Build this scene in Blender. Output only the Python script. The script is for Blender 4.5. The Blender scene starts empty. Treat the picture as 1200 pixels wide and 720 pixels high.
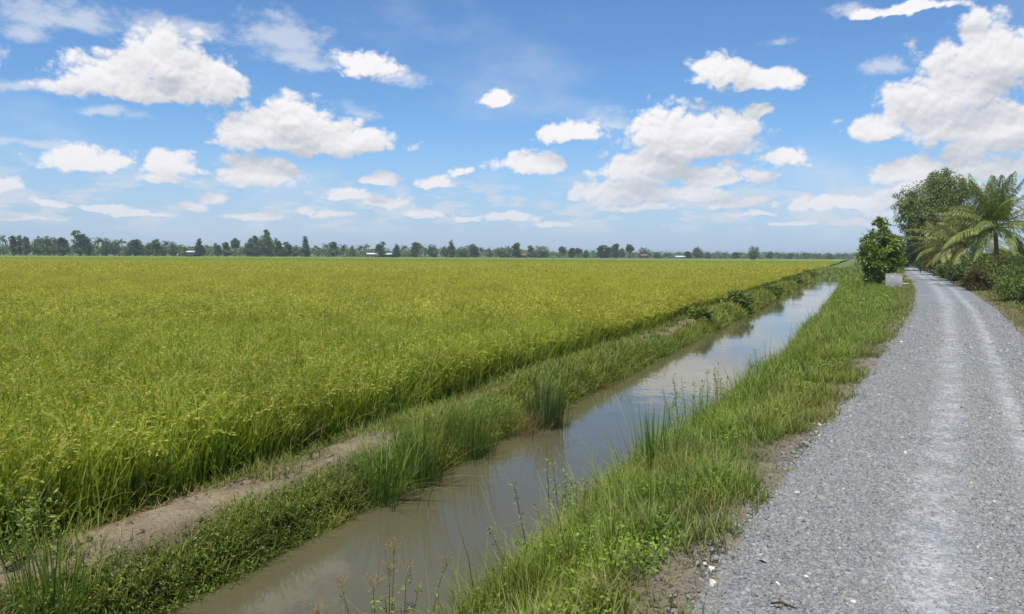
import bpy, math, random
import numpy as np
from mathutils import Vector, Matrix

# ------------------------------------------------------------------ camera
scene = bpy.context.scene
CAMZ, FPX, PITCH, ROLL = 1.9, 900.0, math.radians(3.82), 0.0055
cp, sp = math.cos(PITCH), math.sin(PITCH)
FWD = np.array([0, cp, -sp]); UP0 = np.array([0, sp, cp]); R0 = np.array([1.0, 0, 0])
RGT = R0 * math.cos(ROLL) + UP0 * math.sin(ROLL)
UPV = -R0 * math.sin(ROLL) + UP0 * math.cos(ROLL)
cam_data = bpy.data.cameras.new('camera'); cam = bpy.data.objects.new('camera', cam_data)
scene.collection.objects.link(cam)
cam_data.sensor_width = 36; cam_data.lens = 36 * FPX / 1200
cam_data.clip_start = 0.05; cam_data.clip_end = 9000
cam.matrix_world = Matrix(((RGT[0], UPV[0], -FWD[0], 0), (RGT[1], UPV[1], -FWD[1], 0), (RGT[2], UPV[2], -FWD[2], CAMZ), (0, 0, 0, 1)))
scene.camera = cam

def ray(px, py):
    return FWD * FPX + RGT * (px - 600) + UPV * (360 - py)
def ground_at(px, py, z):            # pixel of the photograph -> point of the place at height z
    d = ray(px, py); t = (z - CAMZ) / d[2]
    return np.array([0, 0, CAMZ]) + d * t
def at_depth(px, py, Y):             # pixel -> point at distance Y
    d = ray(px, py); return np.array([0, 0, CAMZ]) + d * (Y / d[1])

# ------------------------------------------------------------------ light
SUN_EL, SUN_AZ = math.radians(66), math.radians(-160)    # azimuth from +Y towards +X
sun_dir = Vector((math.sin(SUN_AZ) * math.cos(SUN_EL), math.cos(SUN_AZ) * math.cos(SUN_EL), math.sin(SUN_EL)))
sd = bpy.data.lights.new('sun', 'SUN'); sd.energy = 4.9; sd.angle = math.radians(0.55); sd.color = (1.0, 0.955, 0.88)
sun = bpy.data.objects.new('sun', sd); scene.collection.objects.link(sun)
sun.rotation_euler = (-sun_dir).to_track_quat('-Z', 'Y').to_euler()
sun.location = (0, 0, 60)

world = bpy.data.worlds.new('World'); scene.world = world; world.use_nodes = True

vs = scene.view_settings
vs.view_transform = 'Standard'; vs.look = 'None'; vs.exposure = 0.0; vs.gamma = 1.0; vs.use_curve_mapping = False
cy = scene.cycles
cy.max_bounces = 6; cy.diffuse_bounces = 3; cy.glossy_bounces = 3; cy.transmission_bounces = 4; cy.transparent_max_bounces = 4
cy.use_denoising = True; cy.caustics_reflective = False; cy.caustics_refractive = False
cy.use_adaptive_sampling = True; cy.adaptive_threshold = 0.02

# node helpers
class NG:
    def __init__(s, tree): s.t = tree; s.n = tree.nodes; s.l = tree.links
    def new(s, typ, **kw):
        nd = s.n.new(typ)
        for k, v in kw.items(): setattr(nd, k, v)
        return nd
    def put(s, sock, val):
        if isinstance(val, bpy.types.NodeSocket): s.l.new(val, sock)
        elif val is not None: sock.default_value = val
    def m(s, op, a, b=None, c=None, clamp=False):
        nd = s.new('ShaderNodeMath', operation=op, use_clamp=clamp)
        for i, v in enumerate((a, b, c)):
            if v is not None: s.put(nd.inputs[i], v)
        return nd.outputs[0]
    def v(s, op, a, b=None, c=None):
        nd = s.new('ShaderNodeVectorMath', operation=op)
        for i, v in enumerate((a, b, c)):
            if v is not None: s.put(nd.inputs[i], v)
        return nd.outputs['Value'] if op in ('LENGTH', 'DOT_PRODUCT', 'DISTANCE') else nd.outputs['Vector']
    def mix(s, fac, a, b, blend='MIX'):
        nd = s.new('ShaderNodeMix', data_type='RGBA', blend_type=blend)
        s.put(nd.inputs[0], fac); s.put(nd.inputs[6], a); s.put(nd.inputs[7], b)
        return nd.outputs[2]
    def noise(s, vec, scale, detail=3, rough=0.5, lac=2.0):
        nd = s.new('ShaderNodeTexNoise'); s.put(nd.inputs['Vector'], vec)
        nd.inputs['Scale'].default_value = scale; nd.inputs['Detail'].default_value = detail
        nd.inputs['Roughness'].default_value = rough; nd.inputs['Lacunarity'].default_value = lac
        return nd.outputs['Fac']
    def step(s, x, lo, hi, a=0.0, b=1.0, smooth=True):
        nd = s.new('ShaderNodeMapRange', interpolation_type='SMOOTHSTEP' if smooth else 'LINEAR')
        s.put(nd.inputs[0], x)
        for i, q in enumerate((lo, hi, a, b)): s.put(nd.inputs[i + 1], q)
        return nd.outputs[0]
def rgb(*c): return (c[0], c[1], c[2], 1.0)

# ------------------------------------------------------------------ sky with cumulus clouds (direction space, goes on all round)
# px, py, half width, half height in the photograph: only to know the azimuth and elevation of each cloud
DENSE = [(128,88,62,30),(185,68,58,40),(238,92,58,36),(180,106,112,20),
 (300,150,52,30),(345,140,58,30),(400,160,68,22),(350,168,104,14),
 (427,78,40,18),(95,190,60,15),(200,193,42,19),(188,209,40,9),(308,203,54,22),(575,119,24,10),(443,207,18,8),(507,213,30,8),(538,202,17,6),
 (622,193,42,15),(8,216,26,15),(405,230,22,9),(460,238,30,9),(365,247,12,6),
 (846,80,36,24),(888,94,42,16),(892,129,20,8),
 (672,155,46,14),(770,152,46,28),(830,152,56,28),(800,174,84,16),(740,195,48,22),(845,205,48,15),(915,185,35,13),
 (720,226,58,16),(800,226,62,12),(850,238,54,8),(740,243,60,6),
 (1165,62,88,46),(1120,104,90,34),(1030,150,36,22),(1105,140,64,36),(1180,150,80,42),(1080,8,66,8),
 (1070,202,44,18),(1005,236,84,12),(1095,218,66,16),(1180,195,66,16),
 (60,236,26,5),(118,243,30,5),(225,240,24,6),(165,250,30,4),(300,252,40,5),(250,232,24,7),(395,252,26,5),(500,250,20,5),(545,256,22,5),(600,255,36,6),(650,262,26,4),(930,262,40,5),(1010,262,40,5),(880,252,34,5),(30,256,34,4),(1060,250,40,6),
 (1290,90,70,40),(1340,190,60,22),(-70,60,70,30),(-110,170,60,20),
 (300,-110,120,45),(820,-90,110,40),(1150,-190,120,60),(-50,-220,140,60),(560,-270,130,60)]
THIN = [(70,18,100,22),(35,38,40,14),(325,40,58,26),(350,68,40,14),(20,100,50,10),(470,95,26,10),(715,142,30,13),(1035,76,34,13),(920,46,24,8),
 (1000,10,26,9),(40,170,60,7),(130,130,60,8),(430,130,30,10),(200,30,70,16)]

def to_uv(px, py):
    d = ray(px, py); d = d / np.linalg.norm(d)
    return math.atan2(d[0], d[1]), math.asin(d[2])
def blob_uv(b):
    px, py, a, h = b
    u, v = to_uv(px, py)
    du = abs(to_uv(px + a, py)[0] - to_uv(px - a, py)[0]) / 2
    dv = abs(to_uv(px, py + h)[1] - to_uv(px, py - h)[1]) / 2
    return u, v, du, dv

def group(name, ins, outs):
    t = bpy.data.node_groups.new(name, 'ShaderNodeTree')
    for i in ins: t.interface.new_socket(i, in_out='INPUT', socket_type='NodeSocketVector')
    for o in outs: t.interface.new_socket(o, in_out='OUTPUT', socket_type='NodeSocketFloat')
    g = NG(t); return t, g, g.new('NodeGroupInput'), g.new('NodeGroupOutput')
def blob_group(name, blobs, k):
    """how deep inside the nearest cloud body a direction (azimuth, elevation) lies: 1 at its heart, 0 at its rim"""
    t, g, gi, go = group(name, ['Vector'], ['Depth'])
    acc = None
    for b in blobs:
        bu, bv, du, dv = blob_uv(b); bv -= dv * 0.25
        q = g.v('MULTIPLY_ADD', gi.outputs[0], (0.84 / du, 0.74 / dv, 0), (-bu * 0.84 / du, -bv * 0.74 / dv, 0))
        q = g.v('MAXIMUM', q, g.v('MULTIPLY', q, (-1, -1.9, 0)))
        ln = g.v('LENGTH', q)
        if acc is None: acc = ln
        else: acc = g.m('SMOOTH_MIN', acc, ln, k)
    g.put(go.inputs[0], g.m('MAXIMUM', g.m('SUBTRACT', 1.0, acc), -1.5))
    return t
def puff_group(name, octaves):
    """cauliflower relief: sum of creased noise octaves"""
    t, g, gi, go = group(name, ['Vector'], ['Relief'])
    d = g.v('MULTIPLY', gi.outputs[0], (1, 1, 1.25)); acc = None
    for i, (sc, a) in enumerate(octaves):
        n = g.noise(g.v('ADD', d, (3.1 * i, 1.7 * i, 5.3 * i)), sc, 0, 0.5)
        b = g.m('MULTIPLY', g.m('ABSOLUTE', g.m('SUBTRACT', n, 0.5)), a)
        acc = b if acc is None else g.m('ADD', acc, b)
    g.put(go.inputs[0], acc)
    return t

def build_world():
    world.cycles.sampling_method = 'MANUAL'; world.cycles.sample_map_resolution = 256
    t = world.node_tree; t.nodes.clear(); g = NG(t)
    out = g.new('ShaderNodeOutputWorld'); bg = g.new('ShaderNodeBackground'); bh = g.new('ShaderNodeBackground')
    STR = 0.1; bg.inputs[1].default_value = STR; bh.inputs[1].default_value = STR
    sky = g.new('ShaderNodeTexSky', sky_type='NISHITA'); sky.sun_disc = False
    sky.sun_elevation = SUN_EL; sky.sun_rotation = SUN_AZ
    sky.air_density = 1.0; sky.dust_density = 0.3; sky.ozone_density = 2.0; sky.altitude = 0
    tc = g.new('ShaderNodeTexCoord'); d = g.v('NORMALIZE', tc.outputs['Generated'])
    sx = g.new('ShaderNodeSeparateXYZ'); g.put(sx.inputs[0], d); z = sx.outputs[2]
    K = 1 / STR
    base = g.mix(1.0, sky.outputs[0], rgb(0.80, 1.11, 1.42), 'MULTIPLY')
    # humid air low over the plain
    base = g.mix(g.step(z, -0.02, 0.18, 0.80, 0.0), base, rgb(0.45 * K, 0.555 * K, 0.77 * K))
    # loose cloud higher up and all round
    hv = g.noise(g.v('MULTIPLY', d, (1, 1, 2.2)), 3.2, 7, 0.6)
    veil = g.mix(g.m('MULTIPLY', g.step(hv, 0.50, 0.78), 0.32), base, rgb(0.78 * K, 0.82 * K, 0.89 * K))
    hc = g.mix(g.m('MULTIPLY', g.step(hv, 0.56, 0.66), 0.92), base, rgb(0.82 * K, 0.83 * K, 0.86 * K))
    g.put(bh.inputs[0], hc)
    # azimuth, elevation
    u = g.m('ARCTAN2', sx.outputs[0], sx.outputs[1]); v = g.m('ARCSINE', z)
    uu = u
    wn = g.new('ShaderNodeTexNoise'); g.put(wn.inputs['Vector'], g.v('MULTIPLY', d, (1, 1, 1.6))); wn.inputs['Scale'].default_value = 17; wn.inputs['Detail'].default_value = 4; wn.inputs['Roughness'].default_value = 0.6
    cx = g.new('ShaderNodeCombineXYZ'); g.put(cx.inputs[0], uu); g.put(cx.inputs[1], v)
    p = g.v('MULTIPLY_ADD', g.v('SUBTRACT', wn.outputs['Color'], (0.5, 0.5, 0.5)), (0.055, 0.026, 0), cx.outputs[0])
    # low row of small clouds lost in the haze
    ln = g.noise(g.v('MULTIPLY', d, (1, 1, 3.2)), 15.0, 5, 0.6)
    la = g.m('MULTIPLY', g.step(ln, 0.47, 0.60), g.m('MULTIPLY', g.step(z, 0.018, 0.05), g.step(z, 0.065, 0.12, 1.0, 0.0)))
    base = g.mix(g.m('MULTIPLY', la, 0.65), veil, rgb(0.70 * K, 0.74 * K, 0.82 * K))
    def use(tree, vec):
        n = g.new('ShaderNodeGroup'); n.node_tree = tree; g.put(n.inputs[0], vec); return n.outputs[0]
    thin = blob_group('thin_clouds', THIN, 0.5)
    fz = g.noise(g.v('MULTIPLY', d, (1, 1, 1.8)), 24.0, 6, 0.65)
    td = g.m('ADD', use(thin, p), g.m('MULTIPLY', g.m('SUBTRACT', fz, 0.5), 2.4))
    base = g.mix(g.m('MULTIPLY', g.step(td, -0.05, 0.95), 0.62), base, rgb(0.78 * K, 0.81 * K, 0.87 * K))
    body = blob_group('cumulus_bodies', DENSE, 0.28)
    puff = puff_group('cumulus_relief', [(13, 1.1), (29, 1.0), (62, 0.58), (130, 0.34), (270, 0.16)])
    F1 = use(body, p)
    F2 = use(body, g.v('ADD', p, (-0.008, 0.030, 0)))
    N1 = use(puff, d); N2 = use(puff, g.v('ADD', d, (-0.0022, 0.0, 0.0052)))
    AMP = 1.15
    fine = g.m('MULTIPLY', g.m('SUBTRACT', fz, 0.5), 0.55)
    D1 = g.m('ADD', g.m('MULTIPLY_ADD', N1, AMP, -0.40), g.m('ADD', F1, fine))
    alpha = g.step(D1, -0.01, 0.42)
    lit = g.m('ADD', g.m('MULTIPLY', g.m('SUBTRACT', F1, F2), 0.62), g.m('MULTIPLY', g.m('SUBTRACT', N1, N2), 0.95))
    lit = g.m('ADD', lit, g.m('MULTIPLY', g.step(D1, 0.1, 0.9, 1.0, 0.0), 0.18))
    lit = g.step(lit, -0.50, 0.72)
    col = g.mix(lit, rgb(0.50 * K, 0.53 * K, 0.59 * K), rgb(0.97 * K, 0.95 * K, 0.96 * K))
    col = g.mix(g.step(z, 0.03, 0.17, 0.5, 0.0), col, rgb(0.70 * K, 0.73 * K, 0.81 * K))
    alpha = g.m('MULTIPLY', alpha, g.step(z, 0.02, 0.11, 0.72, 0.98))
    g.put(bg.inputs[0], g.mix(alpha, base, col))
    ms = g.new('ShaderNodeMixShader'); g.put(ms.inputs[0], g.m('MAXIMUM', g.step(z, 0.40, 0.50), g.step(g.m('ABSOLUTE', u), 0.80, 0.98))); g.put(ms.inputs[1], bg.outputs[0]); g.put(ms.inputs[2], bh.outputs[0])
    bu = g.new('ShaderNodeBackground'); bu.inputs[0].default_value = rgb(1.2, 1.4, 1.2); bu.inputs[1].default_value = STR
    m2 = g.new('ShaderNodeMixShader'); g.put(m2.inputs[0], g.step(z, -0.06, -0.03)); g.put(m2.inputs[1], bu.outputs[0]); g.put(m2.inputs[2], ms.outputs[0])
    g.put(out.inputs[0], m2.outputs[0])
build_world()

# ------------------------------------------------------------------ mesh helpers
rng = np.random.default_rng(7)
COL = scene.collection

class MB:
    """collects quads/triangles with a colour for every vertex; build() links ONE mesh object"""
    def __init__(s): s.V = []; s.Q = []; s.T = []; s.C = []; s.n = 0
    def add(s, v, q=None, t=None, c=(1, 1, 1)):
        v = np.asarray(v, float).reshape(-1, 3)
        if q is not None and len(q): s.Q.append(np.asarray(q, int).reshape(-1, 4) + s.n)
        if t is not None and len(t): s.T.append(np.asarray(t, int).reshape(-1, 3) + s.n)
        c = np.asarray(c, float)
        if c.ndim == 1: c = np.tile(c, (len(v), 1))
        s.V.append(v); s.C.append(c); s.n += len(v)
        return s
    def mesh(s, name, mat, smooth=False):
        V = np.concatenate(s.V); C = np.concatenate(s.C)
        Q = np.concatenate(s.Q) if s.Q else np.zeros((0, 4), int)
        T = np.concatenate(s.T) if s.T else np.zeros((0, 3), int)
        me = bpy.data.meshes.new(name)
        me.vertices.add(len(V)); me.vertices.foreach_set('co', V.astype(np.float32).ravel())
        loops = np.concatenate([Q.ravel(), T.ravel()]).astype(np.int32)
        me.loops.add(len(loops)); me.loops.foreach_set('vertex_index', loops)
        nq, nt = len(Q), len(T)
        starts = np.concatenate([np.arange(nq) * 4, nq * 4 + np.arange(nt) * 3]).astype(np.int32)
        me.polygons.add(nq + nt); me.polygons.foreach_set('loop_start', starts)
        me.update(calc_edges=True); me.validate()
        a = me.attributes.new('col', 'FLOAT_COLOR', 'POINT')
        a.data.foreach_set('color', np.concatenate([np.clip(C, 0, 1), np.ones((len(C), 1))], 1).astype(np.float32).ravel())
        if smooth: me.polygons.foreach_set('use_smooth', np.ones(nq + nt, bool))
        me.materials.append(mat)
        return me
    def build(s, name, mat, parent=None, smooth=False, link=True):
        o = bpy.data.objects.new(name, s.mesh(name, mat, smooth))
        if link: COL.objects.link(o)
        if parent is not None: o.parent = parent
        return o

def tag(o, label=None, cat=None, group=None, kind=None):
    for k, v in (('label', label), ('category', cat), ('group', group), ('kind', kind)):
        if v: o[k] = v
    return o
def empty(name, loc, rz=0.0, label=None, cat=None, group=None, sc=1.0):
    o = bpy.data.objects.new(name, None); COL.objects.link(o)
    o.location = loc; o.rotation_euler = (0, 0, rz); o.scale = (sc, sc, sc) if not hasattr(sc, '__len__') else sc
    o.empty_display_size = 0.2
    return tag(o, label, cat, group)
def copy_tree(o, parent=None):
    c = o.copy(); COL.objects.link(c); c.parent = parent
    for ch in list(o.children): copy_tree(ch, c)
    return c

def unit(a): return a / np.maximum(np.linalg.norm(a, axis=-1, keepdims=True), 1e-9)

def blades(mb, base, length, width, lean, droop, c0, c1, segs=3, yaw=None, r=rng, power=1.6, tip=0.12):
    """tapering grass leaves that lean and droop; every argument may be an array"""
    base = np.asarray(base, float); N = len(base)
    if N == 0: return
    B = lambda x: np.broadcast_to(np.asarray(x, float), (N,))
    L, W, le, dr = B(length), B(width), B(lean), B(droop)
    yaw = r.uniform(0, 2 * np.pi, N) if yaw is None else B(yaw)
    h = np.stack([np.cos(yaw), np.sin(yaw), np.zeros(N)], 1)
    tw = yaw + np.pi / 2 + r.normal(0, 0.5, N)
    side = np.stack([np.cos(tw), np.sin(tw), np.zeros(N)], 1)
    pos = base.copy(); P = []; wid = []
    for k in range(segs + 1):
        s_ = k / segs
        P.append(pos.copy()); wid.append(W * (1 - (1 - tip) * s_ ** 2.2) * (0.75 + 0.25 * min(1, s_ * 4)))
        sm = (k + 0.5) / segs
        a = le + dr * sm ** power
        pos = pos + (h * np.sin(a)[:, None] + np.array([0, 0, 1.0]) * np.cos(a)[:, None]) * (L / segs)[:, None]
    P = np.stack(P, 1); wid = np.stack(wid, 1)
    Lp = P - side[:, None] * wid[..., None] / 2; Rp = P + side[:, None] * wid[..., None] / 2
    V = np.stack([Lp, Rp], 2).reshape(-1, 3)
    k = np.arange(segs)
    q = np.stack([2 * k, 2 * k + 1, 2 * k + 3, 2 * k + 2], 1)
    Q = (np.arange(N)[:, None, None] * (2 * (segs + 1)) + q[None]).reshape(-1, 4)
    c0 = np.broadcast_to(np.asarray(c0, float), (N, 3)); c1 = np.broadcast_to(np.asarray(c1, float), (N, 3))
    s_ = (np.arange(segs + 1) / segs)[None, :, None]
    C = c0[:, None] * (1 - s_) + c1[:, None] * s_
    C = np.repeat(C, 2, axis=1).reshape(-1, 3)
    mb.add(V, q=Q, c=C)
    return P

def leaves(mb, pos, direc, normal, length, width, c, fold=0.12):
    """leaf-sized diamonds with a folded midrib: 4 vertices, 2 triangles"""
    N = len(pos)
    if N == 0: return
    d = unit(np.asarray(direc, float)); s_ = unit(np.cross(d, normal)); n = np.cross(s_, d)
    L = np.broadcast_to(np.asarray(length, float), (N,))[:, None]; W = np.broadcast_to(np.asarray(width, float), (N,))[:, None]
    m = pos + d * L * 0.45
    V = np.stack([pos, m + s_ * W / 2 + n * W * fold, pos + d * L, m - s_ * W / 2 + n * W * fold], 1).reshape(-1, 3)
    i = np.arange(N)[:, None] * 4
    T = np.concatenate([i + np.array([[0, 1, 2]]), i + np.array([[0, 2, 3]])])
    c = np.broadcast_to(np.asarray(c, float), (N, 3))
    mb.add(V, t=T, c=np.repeat(c, 4, axis=0))

def tube(mb, pts, rad, c, n=6, cap=True):
    pts = np.asarray(pts, float); K = len(pts); rad = np.broadcast_to(np.asarray(rad, float), (K,))
    tan = unit(np.gradient(pts, axis=0))
    ref = np.array([1.0, 0.13, 0.07]) if abs(tan[0][0]) < 0.8 else np.array([0.1, 1.0, 0.1])
    u = unit(np.cross(tan, ref)); w = np.cross(tan, u)
    a = np.linspace(0, 2 * np.pi, n, endpoint=False)
    ring = pts[:, None] + (u[:, None] * np.cos(a)[None, :, None] + w[:, None] * np.sin(a)[None, :, None]) * rad[:, None, None]
    V = ring.reshape(-1, 3)
    Q = [[k * n + j, k * n + (j + 1) % n, (k + 1) * n + (j + 1) % n, (k + 1) * n + j] for k in range(K - 1) for j in range(n)]
    T = []
    if cap:
        V = np.concatenate([V, pts[:1], pts[-1:]])
        for j in range(n):
            T.append([K * n, (j + 1) % n, j]); T.append([K * n + 1, (K - 1) * n + j, (K - 1) * n + (j + 1) % n])
    c = np.asarray(c, float)
    mb.add(V, q=Q, t=T, c=c)

def box(mb, lo, hi, c, jit=0.0, r=rng):
    x0, y0, z0 = lo; x1, y1, z1 = hi
    V = np.array([[x0, y0, z0], [x1, y0, z0], [x1, y1, z0], [x0, y1, z0], [x0, y0, z1], [x1, y0, z1], [x1, y1, z1], [x0, y1, z1]], float)
    if jit: V = V + r.normal(0, jit, V.shape)
    mb.add(V, q=[[0, 3, 2, 1], [4, 5, 6, 7], [0, 1, 5, 4], [1, 2, 6, 5], [2, 3, 7, 6], [3, 0, 4, 7]], c=c)

def sphere(mb, cen, rad, c, n=8, m=6, jit=0.0, r=rng):
    th = np.linspace(0, np.pi, m + 1); ph = np.linspace(0, 2 * np.pi, n, endpoint=False)
    V = np.array([[math.sin(a) * math.cos(b), math.sin(a) * math.sin(b), math.cos(a)] for a in th for b in ph])
    V = V * (1 + r.normal(0, jit, (len(V), 1))) * np.asarray(rad, float) + np.asarray(cen, float)
    Q = [[i * n + j, (i + 1) * n + j, (i + 1) * n + (j + 1) % n, i * n + (j + 1) % n] for i in range(m) for j in range(n)]
    mb.add(V, q=Q, c=c)

# value noise on a lattice, for placing things
_lat = np.random.default_rng(3).random((256, 256))
def vnoise(x, y, sc):
    x = np.asarray(x, float) / sc; y = np.asarray(y, float) / sc
    xi = np.floor(x).astype(int); yi = np.floor(y).astype(int); fx = x - xi; fy = y - yi
    fx = fx * fx * (3 - 2 * fx); fy = fy * fy * (3 - 2 * fy)
    g = lambda i, j: _lat[i % 256, j % 256]
    return (g(xi, yi) * (1 - fx) + g(xi + 1, yi) * fx) * (1 - fy) + (g(xi, yi + 1) * (1 - fx) + g(xi + 1, yi + 1) * fx) * fy
def fnoise(x, y, sc): return 0.55 * vnoise(x, y, sc) + 0.3 * vnoise(x + 31, y + 17, sc / 2.1) + 0.15 * vnoise(x + 7, y + 51, sc / 4.3)

# ------------------------------------------------------------------ materials
def base_mat(name):
    m = bpy.data.materials.new(name); m.use_nodes = True; t = m.node_tree; t.nodes.clear(); g = NG(t)
    out = g.new('ShaderNodeOutputMaterial'); return m, g, out
def attr_col(g):
    a = g.new('ShaderNodeAttribute', attribute_name='col'); return a.outputs['Color']
def world_pos(g):
    return g.new('ShaderNodeNewGeometry').outputs['Position']

def veg_mat(name, transl=0.35, var=0.5, nscale=1.2, rough=0.5, spec=0.35, tint=None, tscale=0.05, plots=False):
    m, g, out = base_mat(name)
    c = attr_col(g); p = world_pos(g)
    n = g.noise(p, nscale, 3, 0.6)
    bc = g.new('ShaderNodeHueSaturation'); g.put(bc.inputs['Color'], c)
    g.put(bc.inputs['Value'], g.step(n, 0.25, 0.75, 1 - var * 0.5, 1 + var * 0.5, False))
    col = bc.outputs[0]
    if tint:
        n2 = g.noise(g.v('MULTIPLY', p, (1, 1, 0)), tscale, 3, 0.6)
        col = g.mix(g.step(n2, 0.35, 0.65), col, g.mix(1.0, col, tint, 'MULTIPLY'))
    if plots:       # the plot beyond is greener, less ripe
        sx = g.new('ShaderNodeSeparateXYZ'); g.put(sx.inputs[0], p)
        yy = g.m('ADD', sx.outputs[1], g.m('MULTIPLY', n2, 60.0))
        col = g.mix(g.step(yy, 38, 90), col, g.mix(1.0, col, rgb(1.11, 1.065, 1.0), 'MULTIPLY'))
        col = g.mix(g.step(yy, 190, 250), col, g.mix(1.0, col, rgb(0.74, 0.93, 1.0), 'MULTIPLY'))
    pb = g.new('ShaderNodeBsdfPrincipled'); g.put(pb.inputs['Base Color'], col)
    pb.inputs['Roughness'].default_value = rough; pb.inputs['Specular IOR Level'].default_value = spec
    tr = g.new('ShaderNodeBsdfTranslucent'); g.put(tr.inputs[0], g.mix(1.0, col, rgb(1.0, 1.0, 0.55), 'MULTIPLY'))
    mx = g.new('ShaderNodeMixShader'); mx.inputs[0].default_value = transl
    g.put(mx.inputs[1], pb.outputs[0]); g.put(mx.inputs[2], tr.outputs[0]); g.put(out.inputs[0], mx.outputs[0])
    return m

def solid_mat(name, var=0.35, nscale=6.0, rough=0.8, spec=0.3, bump=0.0, bscale=30.0, bdist=0.02, metal=0.0):
    m, g, out = base_mat(name)
    c = attr_col(g); p = world_pos(g)
    n = g.noise(p, nscale, 5, 0.65)
    bc = g.new('ShaderNodeHueSaturation'); g.put(bc.inputs['Color'], c)
    g.put(bc.inputs['Value'], g.step(n, 0.25, 0.75, 1 - var * 0.5, 1 + var * 0.5, False))
    pb = g.new('ShaderNodeBsdfPrincipled'); g.put(pb.inputs['Base Color'], bc.outputs[0])
    pb.inputs['Roughness'].default_value = rough; pb.inputs['Specular IOR Level'].default_value = spec; pb.inputs['Metallic'].default_value = metal
    if bump:
        b = g.new('ShaderNodeBump'); b.inputs['Strength'].default_value = bump; b.inputs['Distance'].default_value = bdist
        g.put(b.inputs['Height'], g.noise(p, bscale, 5, 0.65)); g.put(pb.inputs['Normal'], b.outputs[0])
    g.put(out.inputs[0], pb.outputs[0])
    return m

M = {}
M['soil'] = solid_mat('soil', 0.8, 2.6, 0.95, 0.1, 1.0, 22.0, 0.07)
M['rice'] = veg_mat('rice_leaf', 0.52, 0.5, 0.45, 0.5, 0.3, rgb(1.05, 1.0, 0.85), 0.03, True)
M['grass'] = veg_mat('grass_leaf', 0.40, 0.75, 1.1, 0.5, 0.3, rgb(1.15, 0.98, 0.9), 0.35)
M['leaf'] = veg_mat('tree_leaf', 0.30, 0.5, 0.8, 0.45, 0.4)
M['bark'] = solid_mat('bark', 0.6, 5.0, 0.9, 0.2, 0.8, 20.0, 0.03)
M['stone'] = solid_mat('stone', 0.35, 40.0, 0.85, 0.3)
M['concrete'] = solid_mat('concrete', 0.7, 2.4, 0.9, 0.2, 0.4, 25.0, 0.01)
M['paint'] = solid_mat('house_paint', 0.25, 0.8, 0.8, 0.3)
M['metal'] = solid_mat('bike_metal', 0.2, 6.0, 0.4, 0.5)
M['rubber'] = solid_mat('rubber', 0.2, 6.0, 0.85, 0.3)

def road_mat():
    m, g, out = base_mat('gravel_road')
    c = attr_col(g); p = world_pos(g)
    sp_ = g.new('ShaderNodeSeparateColor'); g.put(sp_.inputs[0], c)
    track, verge = sp_.outputs[0], sp_.outputs[1]
    n1 = g.noise(p, 3.0, 5, 0.65); n2 = g.noise(p, 34.0, 3, 0.7); n0 = g.noise(p, 0.5, 3, 0.6)
    vo = g.new('ShaderNodeTexVoronoi', feature='F1'); g.put(vo.inputs['Vector'], p); vo.inputs['Scale'].default_value = 30.0; vo.inputs['Randomness'].default_value = 1.0
    sc_ = g.new('ShaderNodeSeparateColor'); g.put(sc_.inputs[0], vo.outputs['Color'])
    stone = g.mix(sc_.outputs[0], rgb(0.182, 0.19, 0.187), rgb(0.325, 0.336, 0.331))
    stone = g.mix(g.step(vo.outputs['Distance'], 0.35, 0.75), stone, rgb(0.16, 0.163, 0.165))
    dust = g.mix(g.step(g.m('ADD', g.m('MULTIPLY', n2, .6), g.m('MULTIPLY', sc_.outputs[1], .4)), .3, .7), rgb(0.29, 0.288, 0.275), rgb(0.47, 0.465, 0.445))
    tf = g.m('MULTIPLY', track, g.step(n1, 0.30, 0.62))
    tf = g.m('ADD', tf, g.m('MULTIPLY', g.step(n0, 0.42, 0.75), 0.25), clamp=True)
    col = g.mix(tf, stone, dust)
    soil = g.mix(n1, rgb(0.19, 0.16, 0.115), rgb(0.34, 0.29, 0.215))
    col = g.mix(g.m('MULTIPLY', g.step(g.m('ADD', verge, g.m('MULTIPLY', g.m('SUBTRACT', n1, 0.5), 0.8)), 0.35, 0.75), 0.8), col, soil)
    pb = g.new('ShaderNodeBsdfPrincipled'); g.put(pb.inputs['Base Color'], col); pb.inputs['Roughness'].default_value = 0.9; pb.inputs['Specular IOR Level'].default_value = 0.25
    b = g.new('ShaderNodeBump'); b.inputs['Strength'].default_value = 0.9; b.inputs['Distance'].default_value = 0.02
    hh = g.m('ADD', g.m('MULTIPLY', g.m('SUBTRACT', 1.0, vo.outputs['Distance']), g.m('SUBTRACT', 1.0, g.m('MULTIPLY', tf, 0.8))), g.m('MULTIPLY', n2, 0.4))
    g.put(b.inputs['Height'], hh); g.put(pb.inputs['Normal'], b.outputs[0])
    g.put(out.inputs[0], pb.outputs[0]); return m
M['road'] = road_mat()

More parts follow.
